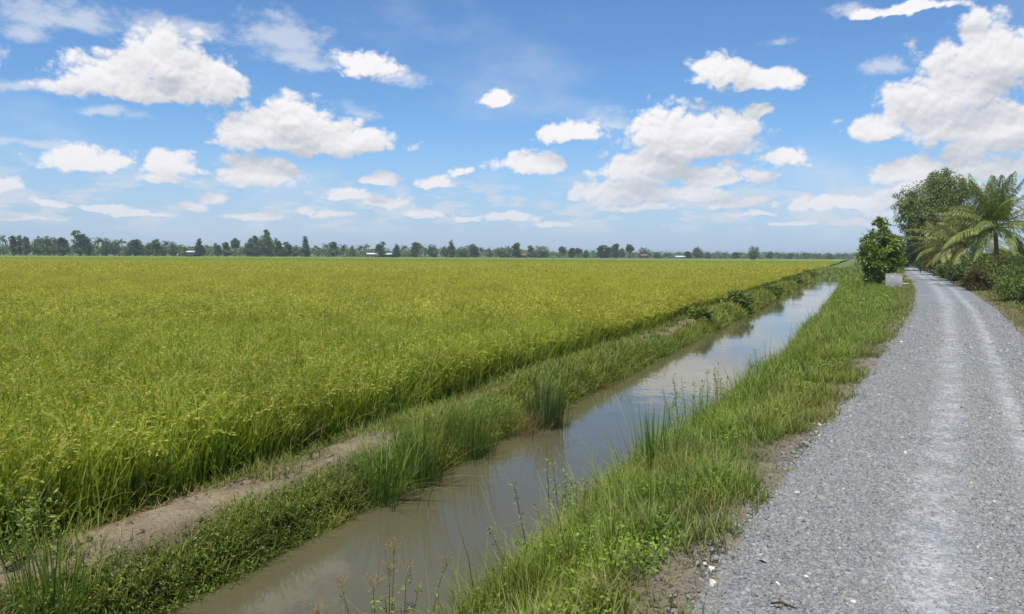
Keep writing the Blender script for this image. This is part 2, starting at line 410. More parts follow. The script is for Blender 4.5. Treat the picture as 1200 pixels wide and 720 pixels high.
def water_mat():
    m, g, out = base_mat('muddy_water')
    p = world_pos(g)
    n = g.noise(p, 0.35, 4, 0.6)
    col = g.mix(n, rgb(0.090, 0.080, 0.040), rgb(0.112, 0.100, 0.054))
    pb = g.new('ShaderNodeBsdfPrincipled'); g.put(pb.inputs['Base Color'], col)
    pb.inputs['Roughness'].default_value = 0.045; pb.inputs['IOR'].default_value = 1.33; pb.inputs['Specular IOR Level'].default_value = 0.5
    b = g.new('ShaderNodeBump'); b.inputs['Strength'].default_value = 0.10; b.inputs['Distance'].default_value = 0.05
    pv = g.v('MULTIPLY', p, (1.0, 0.55, 1.0))
    calm = g.step(g.noise(p, 0.16, 2, 0.5), 0.42, 0.62, 0.25, 1.0)
    g.put(b.inputs['Height'], g.m('MULTIPLY', g.m('ADD', g.noise(pv, 7.0, 3, 0.5), g.m('MULTIPLY', g.noise(p, 1.3, 2, 0.5), 1.5)), calm))
    g.put(pb.inputs['Normal'], b.outputs[0]); g.put(out.inputs[0], pb.outputs[0]); return m
M['water'] = water_mat()

def canopy_mat():
    m, g, out = base_mat('rice_canopy')
    c = attr_col(g); p = world_pos(g)
    n = g.noise(p, 2.2, 5, 0.7); n2 = g.noise(g.v('MULTIPLY', p, (0.25, 1, 1)), 0.03, 4, 0.6)
    bc = g.new('ShaderNodeHueSaturation'); g.put(bc.inputs['Color'], c); g.put(bc.inputs['Value'], g.step(n, 0.3, 0.7, 0.7, 1.25, False))
    g.put(bc.inputs['Hue'], g.step(n2, 0.35, 0.65, 0.485, 0.53, False))
    pb = g.new('ShaderNodeBsdfPrincipled'); g.put(pb.inputs['Base Color'], bc.outputs[0]); pb.inputs['Roughness'].default_value = 0.8; pb.inputs['Specular IOR Level'].default_value = 0.1
    b = g.new('ShaderNodeBump'); b.inputs['Strength'].default_value = 1.0; b.inputs['Distance'].default_value = 0.15
    g.put(b.inputs['Height'], n); g.put(pb.inputs['Normal'], b.outputs[0])
    g.put(out.inputs[0], pb.outputs[0]); return m
M['canopy'] = canopy_mat()

# ------------------------------------------------------------------ the lie of the land
ZW, ZB, ZP = -0.95, -0.50, -0.66       # water, bund top, paddy soil
def curve(pix, z):
    P = np.array([ground_at(a, b, z) for a, b in pix]); i = np.argsort(P[:, 1]); return P[i, 1], P[i, 0]
wy, wx = curve([(195, 720), (400, 612), (620, 497), (763, 430), (811, 400), (889, 360), (930, 340), (953, 330)], ZW)
A_, B_ = np.polyfit(wy, wx, 1, w=1 / wy)
ry, rx = curve([(848, 690), (892, 605), (985, 490), (1022, 440), (1053, 395), (1073, 362), (1075, 340), (1066, 326), (1058, 318), (1057, 312.5)], 0.0)
sl0 = (rx[3] - rx[0]) / (ry[3] - ry[0]); sl1 = 0.50
ry = np.concatenate([[-30, -10], ry, [260, 400, 2600]]); rx = np.concatenate([[rx[0] + sl0 * (-30 - ry[2]), rx[0] + sl0 * (-10 - ry[2])], rx,
      [rx[-1] + 0.44 * (260 - ry[-1]), rx[-1] + 0.30 * (400 - ry[-1]), rx[-1] + 0.45 * (2600 - ry[-1])]])
# resample smoothly
_Y = np.concatenate([np.arange(-20, 60, 0.25), np.geomspace(60, 2600, 200)])
def smooth(y, x):
    v = np.interp(_Y, y, x)
    for _ in range(30): v[1:-1] = 0.5 * v[1:-1] + 0.25 * (v[:-2] + v[2:])
    return v
_road = smooth(ry, rx)
def canal_left(Y): return A_ * Y + B_ + 0.16 * (fnoise(Y, 0 * Y, 3.1) - 0.5) + 0.25 * (vnoise(Y, 0 * Y + 9, 11.0) - 0.5)
def canal_right(Y): return A_ * Y + B_ + np.interp(Y, [5, 9, 13, 20, 44, 100], [2.6, 2.8, 3.15, 3.55, 3.85, 4.0]) + 0.35 * (fnoise(Y, 0 * Y + 40, 4.0) - 0.5)
def road_left(Y): return np.interp(Y, _Y, _road)
def road_right(Y): return road_left(Y) + 2.95
CE = 96.0    # the canal ends here
print('canal fit', A_, B_, 'wx', wy, wx, 'road', road_left(np.array([0., 5, 10, 20, 50, 100, 180])))

def breaks(Y):
    """x and z of the cross profile at distance Y, columns of an array"""
    Y = np.asarray(Y, float); cl, cr, rl, rr = canal_left(Y), canal_right(Y), road_left(Y), road_right(Y)
    o = np.ones_like(Y); nb = 0.10 * (fnoise(Y, 0 * Y + 77, 1.6) - 0.5) + 0.1 * (fnoise(Y, 0 * Y + 177, 6.0) - 0.5)
    xs = [cl - 1700, cl - 400, cl - 60, cl - 12, cl - 1.75, cl - 1.45, cl - 1.20, cl - 0.95, cl - 0.62, cl - 0.40, cl - 0.12, cl, cl + 0.35, (cl + cr) / 2,
          cr - 0.3, cr, cr + 0.3, cr + 0.75, rl - 0.75, rl - 0.25, rl + 0.05, (rl + rr) / 2, rr - 0.05, rr + 0.3, rr + 1.2, rr + 3.0, rr + 14, rr + 200, rr + 2500]
    zs = [ZP * o, ZP * o, ZP * o, ZP * o, ZP * o, ZP * o + 0.02, ZB - 0.05 + nb * 0.7, ZB + nb, ZB - 0.01 + nb, ZB - 0.10 + nb, ZW + 0.16 + nb, ZW - 0.03 * o, ZW - 0.35 * o, ZW - 0.5 * o,
          ZW - 0.3 * o, ZW - 0.02 * o, ZW + 0.28 * o, -0.42 * o, -0.10 * o, -0.03 * o, -0.05 * o, -0.05 * o, -0.05 * o, 0.0 * o, 0.04 * o, 0.06 * o, 0.0 * o, -0.3 * o, -0.5 * o]
    X = np.stack(xs, -1); Z = np.stack(zs, -1)
    # past the end of the canal the land closes up
    f = np.clip((Y - CE) / 6.0, 0, 1)[..., None]
    flat = np.interp(np.arange(X.shape[-1]), [0, 11, 19, 28], [ZP, -0.5, -0.05, -0.3])
    inner = (np.arange(X.shape[-1]) >= 6) & (np.arange(X.shape[-1]) <= 18)
    Z = np.where(inner, Z * (1 - f) + flat * f, Z)
    X = np.maximum.accumulate(X, axis=-1)
    return X, Z
def zat(x, y):
    x = np.atleast_1d(np.asarray(x, float)); y = np.atleast_1d(np.asarray(y, float))
    X, Z = breaks(y)
    return np.array([np.interp(a, b, c) for a, b, c in zip(x, X, Z)])

def build_ground():
    Y = np.concatenate([np.arange(-25, 3, 0.8), np.arange(3, 24, 0.14), np.arange(24, 60, 0.4), np.geomspace(60, 3200, 110)])
    X, Z = breaks(Y)
    # two extra columns between each pair of breakpoints near the water
    idx = [0, 1, 2, 3] + sorted(set(np.round(np.linspace(4, 26, 67), 4))) + [27, 28]
    idx = np.array(idx, float)
    i0 = np.clip(np.floor(idx).astype(int), 0, X.shape[1] - 2); f = idx - i0
    XX = X[:, i0] * (1 - f) + X[:, i0 + 1] * f; ZZ = Z[:, i0] * (1 - f) + Z[:, i0 + 1] * f
    YY = np.repeat(Y[:, None], len(idx), 1)
    land = (idx < 10.8) | (idx > 15.2)
    ZZ = ZZ + np.where(land[None], 0.05 * (fnoise(XX, YY, 0.5) - 0.5) + 0.03 * (vnoise(XX, YY, 0.14) - 0.5), 0) * np.where((idx > 19.4) & (idx < 22.6), 0, 1)[None]
    cols = {0: (.05, .06, .02), 3: (.05, .06, .02), 5: (.055, .055, .028), 6.2: (.25, .19, .12), 7: (.32, .255, .165), 8.3: (.29, .23, .145), 9.2: (.13, .11, .06), 10: (.05, .05, .025), 11: (.06, .05, .03), 14: (.09, .075, .04),
            15: (.07, .07, .03), 17: (.09, .095, .04), 18: (.19, .16, .10), 18.5: (.25, .21, .15), 20: (.29, .25, .19), 22: (.29, .25, .19), 23: (.20, .165, .10), 23.7: (.12, .12, .05), 24: (.10, .12, .04), 26: (.08, .1, .03), 28: (.07, .1, .03)}
    ks = np.array(list(cols)); cv = np.array(list(cols.values()))
    C = np.stack([np.interp(idx, ks, cv[:, k]) for k in range(3)], -1)
    C = np.repeat(C[None], len(Y), 0)
    kk = np.clip((Y - 94) / 10, 0, 1)[:, None] * ((idx > 4) & (idx < 19.2))[None] + np.clip((Y - 322) / 10, 0, 1)[:, None] * (idx > 4)[None]   # overgrown past the end of the canal
    kk = np.clip(kk, 0, 1)[..., None]; C = C * (1 - kk) + np.array([.13, .18, .04]) * kk
    n, m = XX.shape
    a = np.arange(n * m).reshape(n, m)
    Q = np.stack([a[:-1, :-1], a[:-1, 1:], a[1:, 1:], a[1:, :-1]], -1).reshape(-1, 4)
    mb = MB(); mb.add(np.stack([XX, YY, ZZ], -1).reshape(-1, 3), q=Q, c=C.reshape(-1, 3))
    o = mb.build('ground', M['soil'], smooth=True)
    tag(o, kind='structure')
build_ground()

def strip(name, Y, xl, xr, z, mat, nx, cfun=None, zfun=None):
    f = np.linspace(0, 1, nx)
    XX = xl[:, None] * (1 - f) + xr[:, None] * f; YY = np.repeat(Y[:, None], nx, 1)
    ZZ = np.full_like(XX, z) if zfun is None else zfun(f[None] + 0 * XX, XX, YY)
    C = np.ones(XX.shape + (3,)) if cfun is None else cfun(f[None] + 0 * XX, XX, YY)
    n, m = XX.shape; a = np.arange(n * m).reshape(n, m)
    Q = np.stack([a[:-1, :-1], a[:-1, 1:], a[1:, 1:], a[1:, :-1]], -1).reshape(-1, 4)
    mb = MB(); mb.add(np.stack([XX, YY, ZZ], -1).reshape(-1, 3), q=Q, c=C.reshape(-1, 3))
    return mb.build(name, mat, smooth=True)

Yw = np.concatenate([np.arange(-20, 60, 0.5), np.arange(60, CE + 3, 2.0)])
tag(strip('canal_water', Yw, canal_left(Yw) - 0.35, canal_right(Yw) + 0.3, ZW, M['water'], 6), kind='structure')

def track_f(f, Y):
    w = 0.02 * (vnoise(Y, 0 * Y, 5.0) - 0.5)
    return np.clip(np.exp(-((f - 0.43 - w) / 0.10) ** 2) * 0.85 + np.exp(-((f - 0.70 + w) / 0.06) ** 2) * .95, 0, 1)
def road_z(f, X, Y):
    return 0.012 + 0.05 * (1 - (2 * f - 1) ** 2) - 0.05 * np.clip(np.abs(2 * f - 1) - 0.93, 0, 1) / 0.07 - 0.030 * track_f(f, Y) + 0.02 * (fnoise(X, Y, 0.7) - 0.5)
def road_c(f, X, Y):
    e = np.maximum(1 - f / 0.09, 1 - (1 - f) / 0.09)
    return np.stack([track_f(f, Y), np.clip(e + 0.5 * (fnoise(X, Y, 1.1) - 0.5), 0, 1), 0 * f], -1)
Yr = np.concatenate([np.arange(-20, 2, 0.5), np.arange(2, 30, 0.1), np.arange(30, 80, 0.5), np.arange(80, 330, 3.0)])
tag(strip('gravel_road', Yr, road_left(Yr) - 0.12, road_right(Yr) + 0.12, 0, M['road'], 61, road_c, road_z), kind='structure')

def build_floating_bits():
    r = np.random.default_rng(12); n = 900; Y = 5 + 40 * r.random(n) ** 1.6; f = np.where(r.random(n) < .75, np.abs(r.normal(0, .06, n)), r.random(n)); X = canal_left(Y) + .05 + (canal_right(Y) - canal_left(Y) - .1) * np.clip(f, 0, 1)
    mb = MB(); L = r.uniform(.012, .05, n) * np.where(f > .3, .5, 1); d = r.normal(0, 1, (n, 3)); d[:, 2] = 0; t = r.random((n, 1))
    leaves(mb, np.stack([X, Y, np.full(n, ZW + .004)], 1), d, np.tile([0, 0, 1.], (n, 1)), L, L * .35, np.array([.26, .20, .09]) * (1 - t) + np.array([.20, .25, .06]) * t, .05)
    tag(mb.build('floating_leaves', M['grass']), 'scattered bits of leaf and straw floating near the bund', 'floating leaves', kind='stuff')
build_floating_bits()

# ------------------------------------------------------------------ crushed stone lying on the road
def stones(mb, pos, size, col, r, flat=0.55):
    N = len(pos)
    cube = np.array([[-1, -1, -1], [1, -1, -1], [1, 1, -1], [-1, 1, -1], [-1, -1, 1], [1, -1, 1], [1, 1, 1], [-1, 1, 1]], float) * 0.5
    V = np.repeat(cube[None], N, 0) * (1 + r.normal(0, 0.28, (N, 8, 3))) * (size[:, None, None] * np.stack([r.uniform(0.8, 1.35, N), r.uniform(0.6, 1.0, N), r.uniform(0.35, flat + 0.15, N)], 1)[:, None])
    a = r.uniform(0, 2 * np.pi, N); b = np.clip(r.normal(0, 0.3, N), -.6, .6); cc = np.clip(r.normal(0, 0.3, N), -.6, .6)
    def rot(V, i, j, an):
        c, s_ = np.cos(an)[:, None], np.sin(an)[:, None]; x, y = V[..., i].copy(), V[..., j].copy()
        V[..., i] = x * c - y * s_; V[..., j] = x * s_ + y * c
    rot(V, 0, 2, b); rot(V, 1, 2, cc); rot(V, 0, 1, a)
    V = V + pos[:, None]
    q = np.array([[4, 5, 6, 7], [0, 1, 5, 4], [1, 2, 6, 5], [2, 3, 7, 6], [3, 0, 4, 7]] + ([[0, 3, 2, 1]] if N == 1 else []))     # no underside where thousands lie bedded in
    Q = (np.arange(N)[:, None, None] * 8 + q[None]).reshape(-1, 4)
    mb.add(V.reshape(-1, 3), q=Q, c=np.repeat(col, 8, axis=0))

def build_gravel():
    r = np.random.default_rng(11); mb = MB()
    for y0, y1, n, s0, s1 in ((2.8, 7.5, 68000, 0.009, 0.022), (7.5, 13, 50000, 0.012, 0.025), (13, 34, 32000, 0.020, 0.036)):
        Y = r.uniform(y0, y1, n); f = r.uniform(-0.10, 1.06, n)
        X = road_left(Y) + f * 2.95
        w = (np.abs(X / Y) < 0.76) & (r.random(n) < np.clip((34 - Y) / 17, 0, 1))
        tr = track_f(f, Y); edge = np.clip(np.where(f < .5, (0.07 - f) / 0.13 + 0.7 * (fnoise(X, Y, .7) - .5), (f - .95) / .1), 0, 1)
        keep = w & (r.random(n) < (1 - 0.93 * tr * np.clip(fnoise(X, Y, 0.35) * 2.6 - 0.25, 0, 1))) & (r.random(n) > edge * 0.9) & (r.random(n) < 0.45 + 0.9 * fnoise(X, Y, 1.3))
        X, Y, f, tr = X[keep], Y[keep], f[keep], tr[keep]
        k = len(X)
        size = r.uniform(s0, s1, k) * np.exp(r.normal(0, 0.28, k)) * (1 - 0.45 * tr)
        ff = (X - road_left(Y) + 0.12) / 3.19
        z = np.where((ff > 0) & (ff < 1), road_z(np.clip(ff, 0, 1), X, Y), zat(X, Y) + .012) + size * 0.12
        v = np.exp(r.normal(-1.42, 0.15, k))[:, None]
        col = v * np.array([0.985, 1.0, 0.97])
        wht = r.random(k) < 0.003; col[wht] = np.array([0.55, 0.54, 0.51])
        brn = r.random(k) < 0.05 + 0.3 * tr; col[brn] *= np.array([1.2, 1.1, 0.95]); col *= (1 + .22 * tr)[:, None] * np.array([1.0, 1.0, .975])
        stones(mb, np.stack([X, Y, z], 1), size, np.clip(col, 0.03, 0.75), r)
    o = mb.build('gravel', M['stone']); tag(o, 'loose crushed grey stone covering the road', 'gravel', kind='stuff')
build_gravel()

# ------------------------------------------------------------------ rice
E1 = np.array([A_, 1.0]) / math.hypot(A_, 1.0); E2 = np.array([-E1[1], E1[0]])
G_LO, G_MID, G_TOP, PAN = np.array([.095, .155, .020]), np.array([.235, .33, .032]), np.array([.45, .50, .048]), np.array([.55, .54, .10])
def rice_tile(seed, size, hills, nleaf, segs, wmul, npan, ngrain, wp):
    r = np.random.default_rng(seed); mb = MB()
    g = int(math.sqrt(hills)); gx, gy = np.meshgrid((np.arange(g) + .5) / g - .5, (np.arange(g) + .5) / g - .5)
    H = np.stack([gx.ravel(), gy.ravel()], 1) * size + r.normal(0, 0.28 * size / g, (g * g, 2))
    hh = np.exp(r.normal(0, 0.11, len(H))) * 0.93
    n = len(H) * nleaf
    b = np.repeat(H, nleaf, 0) + r.normal(0, 0.035 * (1 + 0.3 * wmul), (n, 2)); hb = np.repeat(hh, nleaf)
    base = np.concatenate([b, np.zeros((n, 1))], 1)
    k = r.random(n)[:, None]
    top = G_MID * (1 - k) + G_TOP * k
    yl = r.random(n) < 0.07; top[yl] = np.array([.46, .40, .10])
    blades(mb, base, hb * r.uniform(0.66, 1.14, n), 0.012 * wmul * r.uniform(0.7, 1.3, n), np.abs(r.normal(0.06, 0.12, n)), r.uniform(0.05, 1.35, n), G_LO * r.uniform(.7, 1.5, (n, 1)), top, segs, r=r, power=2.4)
    if npan:
        n = len(H) * npan
        b = np.repeat(H, npan, 0) + r.normal(0, 0.05, (n, 2)); hb = np.repeat(hh, npan)
        yaw = r.uniform(0, 2 * np.pi, n); le = np.abs(r.normal(0.06, 0.07, n)); L = hb * r.uniform(0.98, 1.2, n)
        P = blades(mb, np.concatenate([b, np.zeros((n, 1))], 1), L, 0.005 * wmul, le, r.uniform(1.2, 2.5, n), G_MID * .8, PAN * .8, 5 if segs > 2 else 4, yaw, r=r, power=3.2, tip=0.7)
        a, c = P[:, -2], P[:, -1]; a2 = P[:, -3]
        for q in range(ngrain):
            f = (q + r.random(n)) / ngrain
            p = np.where((f < .4)[:, None], a2 + (a - a2) * (f / .4 * .6 + .4)[:, None], a + (c - a) * ((f - .4) / .6)[:, None])
            d = unit((c - a2) + r.normal(0, 0.12, (n, 3))); d[:, 2] -= 0.35
            leaves(mb, p + r.normal(0, 0.006, (n, 3)), d, r.normal(0, 1, (n, 3)), 0.042 * wp, 0.015 * wp, PAN * r.uniform(0.7, 1.15, (n, 1)) * np.array([1, 1, 1]))
    return mb

def proto_collection(name, mbs, mat, oname):
    c = bpy.data.collections.new(name)
    for i, mb in enumerate(mbs):
        o = mb.build('%s.%03d' % (oname, i), mat, link=False); tag(o, kind='stuff'); c.objects.link(o)
    return c

def scatter(name, coll, nvar, pos, rotz, scl, r, label, cat, tilt=0.0):
    """one object that draws its plants through geometry nodes"""
    N = len(pos); me = bpy.data.meshes.new(name)
    me.vertices.add(N); me.vertices.foreach_set('co', np.asarray(pos, np.float32).ravel())
    rot = np.zeros((N, 3), np.float32); rot[:, 2] = rotz
    if tilt: rot[:, :2] = r.normal(0, tilt, (N, 2))
    me.attributes.new('rot', 'FLOAT_VECTOR', 'POINT').data.foreach_set('vector', rot.ravel())
    sc = np.asarray(scl, np.float32); sc = np.repeat(sc[:, None], 3, 1) if sc.ndim == 1 else sc
    me.attributes.new('scl', 'FLOAT_VECTOR', 'POINT').data.foreach_set('vector', sc.astype(np.float32).ravel())
    me.attributes.new('idx', 'INT', 'POINT').data.foreach_set('value', r.integers(0, nvar, N).astype(np.int32))
    o = bpy.data.objects.new(name, me); COL.objects.link(o)
    t = bpy.data.node_groups.new(name + '_nodes', 'GeometryNodeTree'); t.is_modifier = True
    t.interface.new_socket('Geometry', in_out='INPUT', socket_type='NodeSocketGeometry'); t.interface.new_socket('Geometry', in_out='OUTPUT', socket_type='NodeSocketGeometry')
    n, l = t.nodes, t.links
    gi, go = n.new('NodeGroupInput'), n.new('NodeGroupOutput'); ip = n.new('GeometryNodeInstanceOnPoints'); ci = n.new('GeometryNodeCollectionInfo')
    ci.inputs['Collection'].default_value = coll; ci.inputs['Separate Children'].default_value = True; ci.inputs['Reset Children'].default_value = True
    def na(nm, ty):
        a = n.new('GeometryNodeInputNamedAttribute'); a.data_type = ty; a.inputs['Name'].default_value = nm
        return [s for s in a.outputs if s.enabled and s.name == 'Attribute'][0]
    er = n.new('FunctionNodeEulerToRotation'); l.new(na('rot', 'FLOAT_VECTOR'), er.inputs[0])
    mp = n.new('GeometryNodeMeshToPoints'); l.new(gi.outputs[0], mp.inputs[0])
    l.new(mp.outputs[0], ip.inputs['Points']); l.new(ci.outputs[0], ip.inputs['Instance']); ip.inputs['Pick Instance'].default_value = True
    l.new(na('idx', 'INT'), ip.inputs['Instance Index']); l.new(er.outputs[0], ip.inputs['Rotation']); l.new(na('scl', 'FLOAT_VECTOR'), ip.inputs['Scale'])
    l.new(ip.outputs[0], go.inputs[0])
    md = o.modifiers.new('scatter', 'NODES'); md.node_group = t
    tag(o, label, cat, kind='stuff'); return o

def rice_points(size, dmin, dmax, r, edge=1.55):
    """tiles of SIZE metres in rows along the bund, within the distances dmin..dmax"""
    ext = int(dmax * 1.6 / size) + 2
    s_, j = np.meshgrid(np.arange(-4, ext), np.arange(0, ext)); s_, j = s_.ravel() * size, (j.ravel() + 0.5) * size
    o = np.array([B_ - edge, 0.0])
    P = o + s_[:, None] * E1 + j[:, None] * E2
    d = np.floor(np.hypot(P[:, 0], P[:, 1]))
    az = P[:, 0] / np.maximum(P[:, 1], 0.1)
    ok = (P[:, 1] > 0.5) & (d >= dmin) & (d < dmax) & (az > -0.82 - 3 / np.maximum(P[:, 1], 1)) & (az < 0.8)
    P = P[ok]
    rot = math.atan2(E1[1], E1[0]) + r.integers(0, 4, len(P)) * math.pi / 2
    return P, rot

def build_rice():
    r = np.random.default_rng(21)
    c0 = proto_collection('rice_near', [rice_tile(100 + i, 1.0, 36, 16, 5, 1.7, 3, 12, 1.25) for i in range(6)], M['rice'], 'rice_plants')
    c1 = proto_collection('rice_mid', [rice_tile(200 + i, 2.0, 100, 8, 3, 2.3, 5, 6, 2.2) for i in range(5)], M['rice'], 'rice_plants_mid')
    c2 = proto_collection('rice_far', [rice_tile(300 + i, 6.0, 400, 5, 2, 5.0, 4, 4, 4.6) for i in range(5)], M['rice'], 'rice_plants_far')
    P, rot = rice_points(1.0, 0, 22, r); P = P + r.normal(0, 0.06, P.shape)
    h = 0.84 + 0.26 * fnoise(P[:, 0], P[:, 1], 5.0)
    # a ragged edge along the bund
    Ye = r.uniform(2.0, 26, 26); Xe = canal_left(Ye) - 1.62 - np.abs(r.normal(0, 0.1, 26))
    scatter('rice_crop', c0, 6, np.concatenate([P, np.full((len(P), 1), ZP)], 1), rot, np.stack([1 + 0 * h, 1 + 0 * h, h], 1), r, 'ripening yellow-green rice standing close by along the bund', 'rice')
    P, rot = rice_points(2.0, 22, 74, r)
    h = 0.84 + 0.26 * fnoise(P[:, 0], P[:, 1], 5.0)
    scatter('rice_crop', c1, 5, np.concatenate([P, np.full((len(P), 1), ZP)], 1), rot, np.stack([1 + 0 * h, 1 + 0 * h, h], 1), r, 'ripening yellow-green rice in the middle of the field', 'rice')
    P, rot = rice_points(6.0, 74, 330, r, 1.7)
    h = 0.95 + 0.16 * fnoise(P[:, 0], P[:, 1], 25.0)
    scatter('rice_crop', c2, 5, np.concatenate([P, np.full((len(P), 1), ZP)], 1), rot, np.stack([1 + 0 * h, 1 + 0 * h, h], 1), r, 'ripening yellow-green rice in the far part of the field', 'rice')
    # stray shoots and bent stems break the edge of the crop along the bund
    mb = MB(); n = 9000; Y = r.uniform(2.5, 30, n); f = r.random(n); X = canal_left(Y) - 1.62 + r.normal(0, .13, n)
    k = fnoise(X, Y, .5) > .42; X, Y = X[k], Y[k]; n = len(X); t = r.random((n, 1))
    top = G_MID * (1 - t) + G_TOP * t; dd = r.random(n) < .12; top[dd] = (.40, .33, .15)
    blades(mb, np.stack([X, Y, zat(X, Y) - .02], 1), r.uniform(.25, .9, n), .012 + .0006 * Y, np.abs(r.normal(.1, .22, n)), r.uniform(.2, 1.9, n), G_LO * r.uniform(.8, 1.6, (n, 1)), top, 5, r=r)
    tag(mb.build('rice_crop_edge', M['rice']), 'loose rice stems leaning out along the edge of the bund', 'rice', kind='stuff')
    # beyond, the crop closes to one surface
    Y = np.geomspace(70, 760, 90)
    nx = 60
    def zf(f, X, Yy): return np.clip(-0.45 + 0.5 * (Yy - 70) / 160, -0.45, 0.12) + 0.05 * (fnoise(X, Yy, 9.0) - .5)
    def cf(f, X, Yy):
        k = np.clip((Yy - 250) / 150 + 0.8 * (fnoise(X, Yy, 120.0) - .5), 0, 1)[..., None]
        return np.array([.30, .33, .032]) * (1 - k) + np.array([.20, .25, .032]) * k
    o = strip('far_rice_crop', Y, canal_left(Y) - 1300, canal_left(Y) - 2.2, 0, M['canopy'], nx, cf, zf)
    tag(o, 'closed green and yellow rice surface at the far edge of the field', 'rice', kind='stuff')
build_rice()

# ------------------------------------------------------------------ grass on the banks
def patch(mb, n, y0, y1, xl, xr, hfun, wid, dens, c0, c1, segs, r, lean=0.35, droop=(0.2, 1.3), zoff=-0.02):
    Y = y0 + (y1 - y0) * r.random(n) ; f = r.random(n)
    L_, R_ = xl(Y), xr(Y); X = L_ + (R_ - L_) * f
    k = (r.random(n) < dens(X, Y, f)) & (np.abs(X) < 0.85 * Y + 2.5)
    X, Y, f = X[k], Y[k], f[k]; n = len(X)
    # gather into tufts
    tx, ty = np.round(X / 0.09), np.round(Y / 0.09)
    jx = vnoise(tx * 7.3, ty * 3.1, 1.0) - .5; jy = vnoise(tx * 2.1 + 50, ty * 9.7, 1.0) - .5
    X = X * 0.45 + (tx + jx) * 0.09 * 0.55; Y = Y * 0.45 + (ty + jy) * 0.09 * 0.55
    z = zat(X, Y) + zoff
    h = hfun(X, Y, f) * np.exp(r.normal(0, 0.3, n))
    cc = (vnoise(X, Y, 0.5) * 0.5 + r.random(n) * 0.5)[:, None]
    top = c1[0] * (1 - cc) + c1[1] * cc
    dry = r.random(n) < 0.05 + .24 * np.clip((fnoise(X + 60, Y, .7) - .52) * 6, 0, 1); top[dry] = np.array([.42, .36, .16])
    blades(mb, np.stack([X, Y, z], 1), h, wid * r.uniform(.6, 1.4, n), np.abs(r.normal(0, lean, n)), r.uniform(droop[0], droop[1], n), c0 * r.uniform(.6, 1.4, (n, 1)), top, segs, r=r)

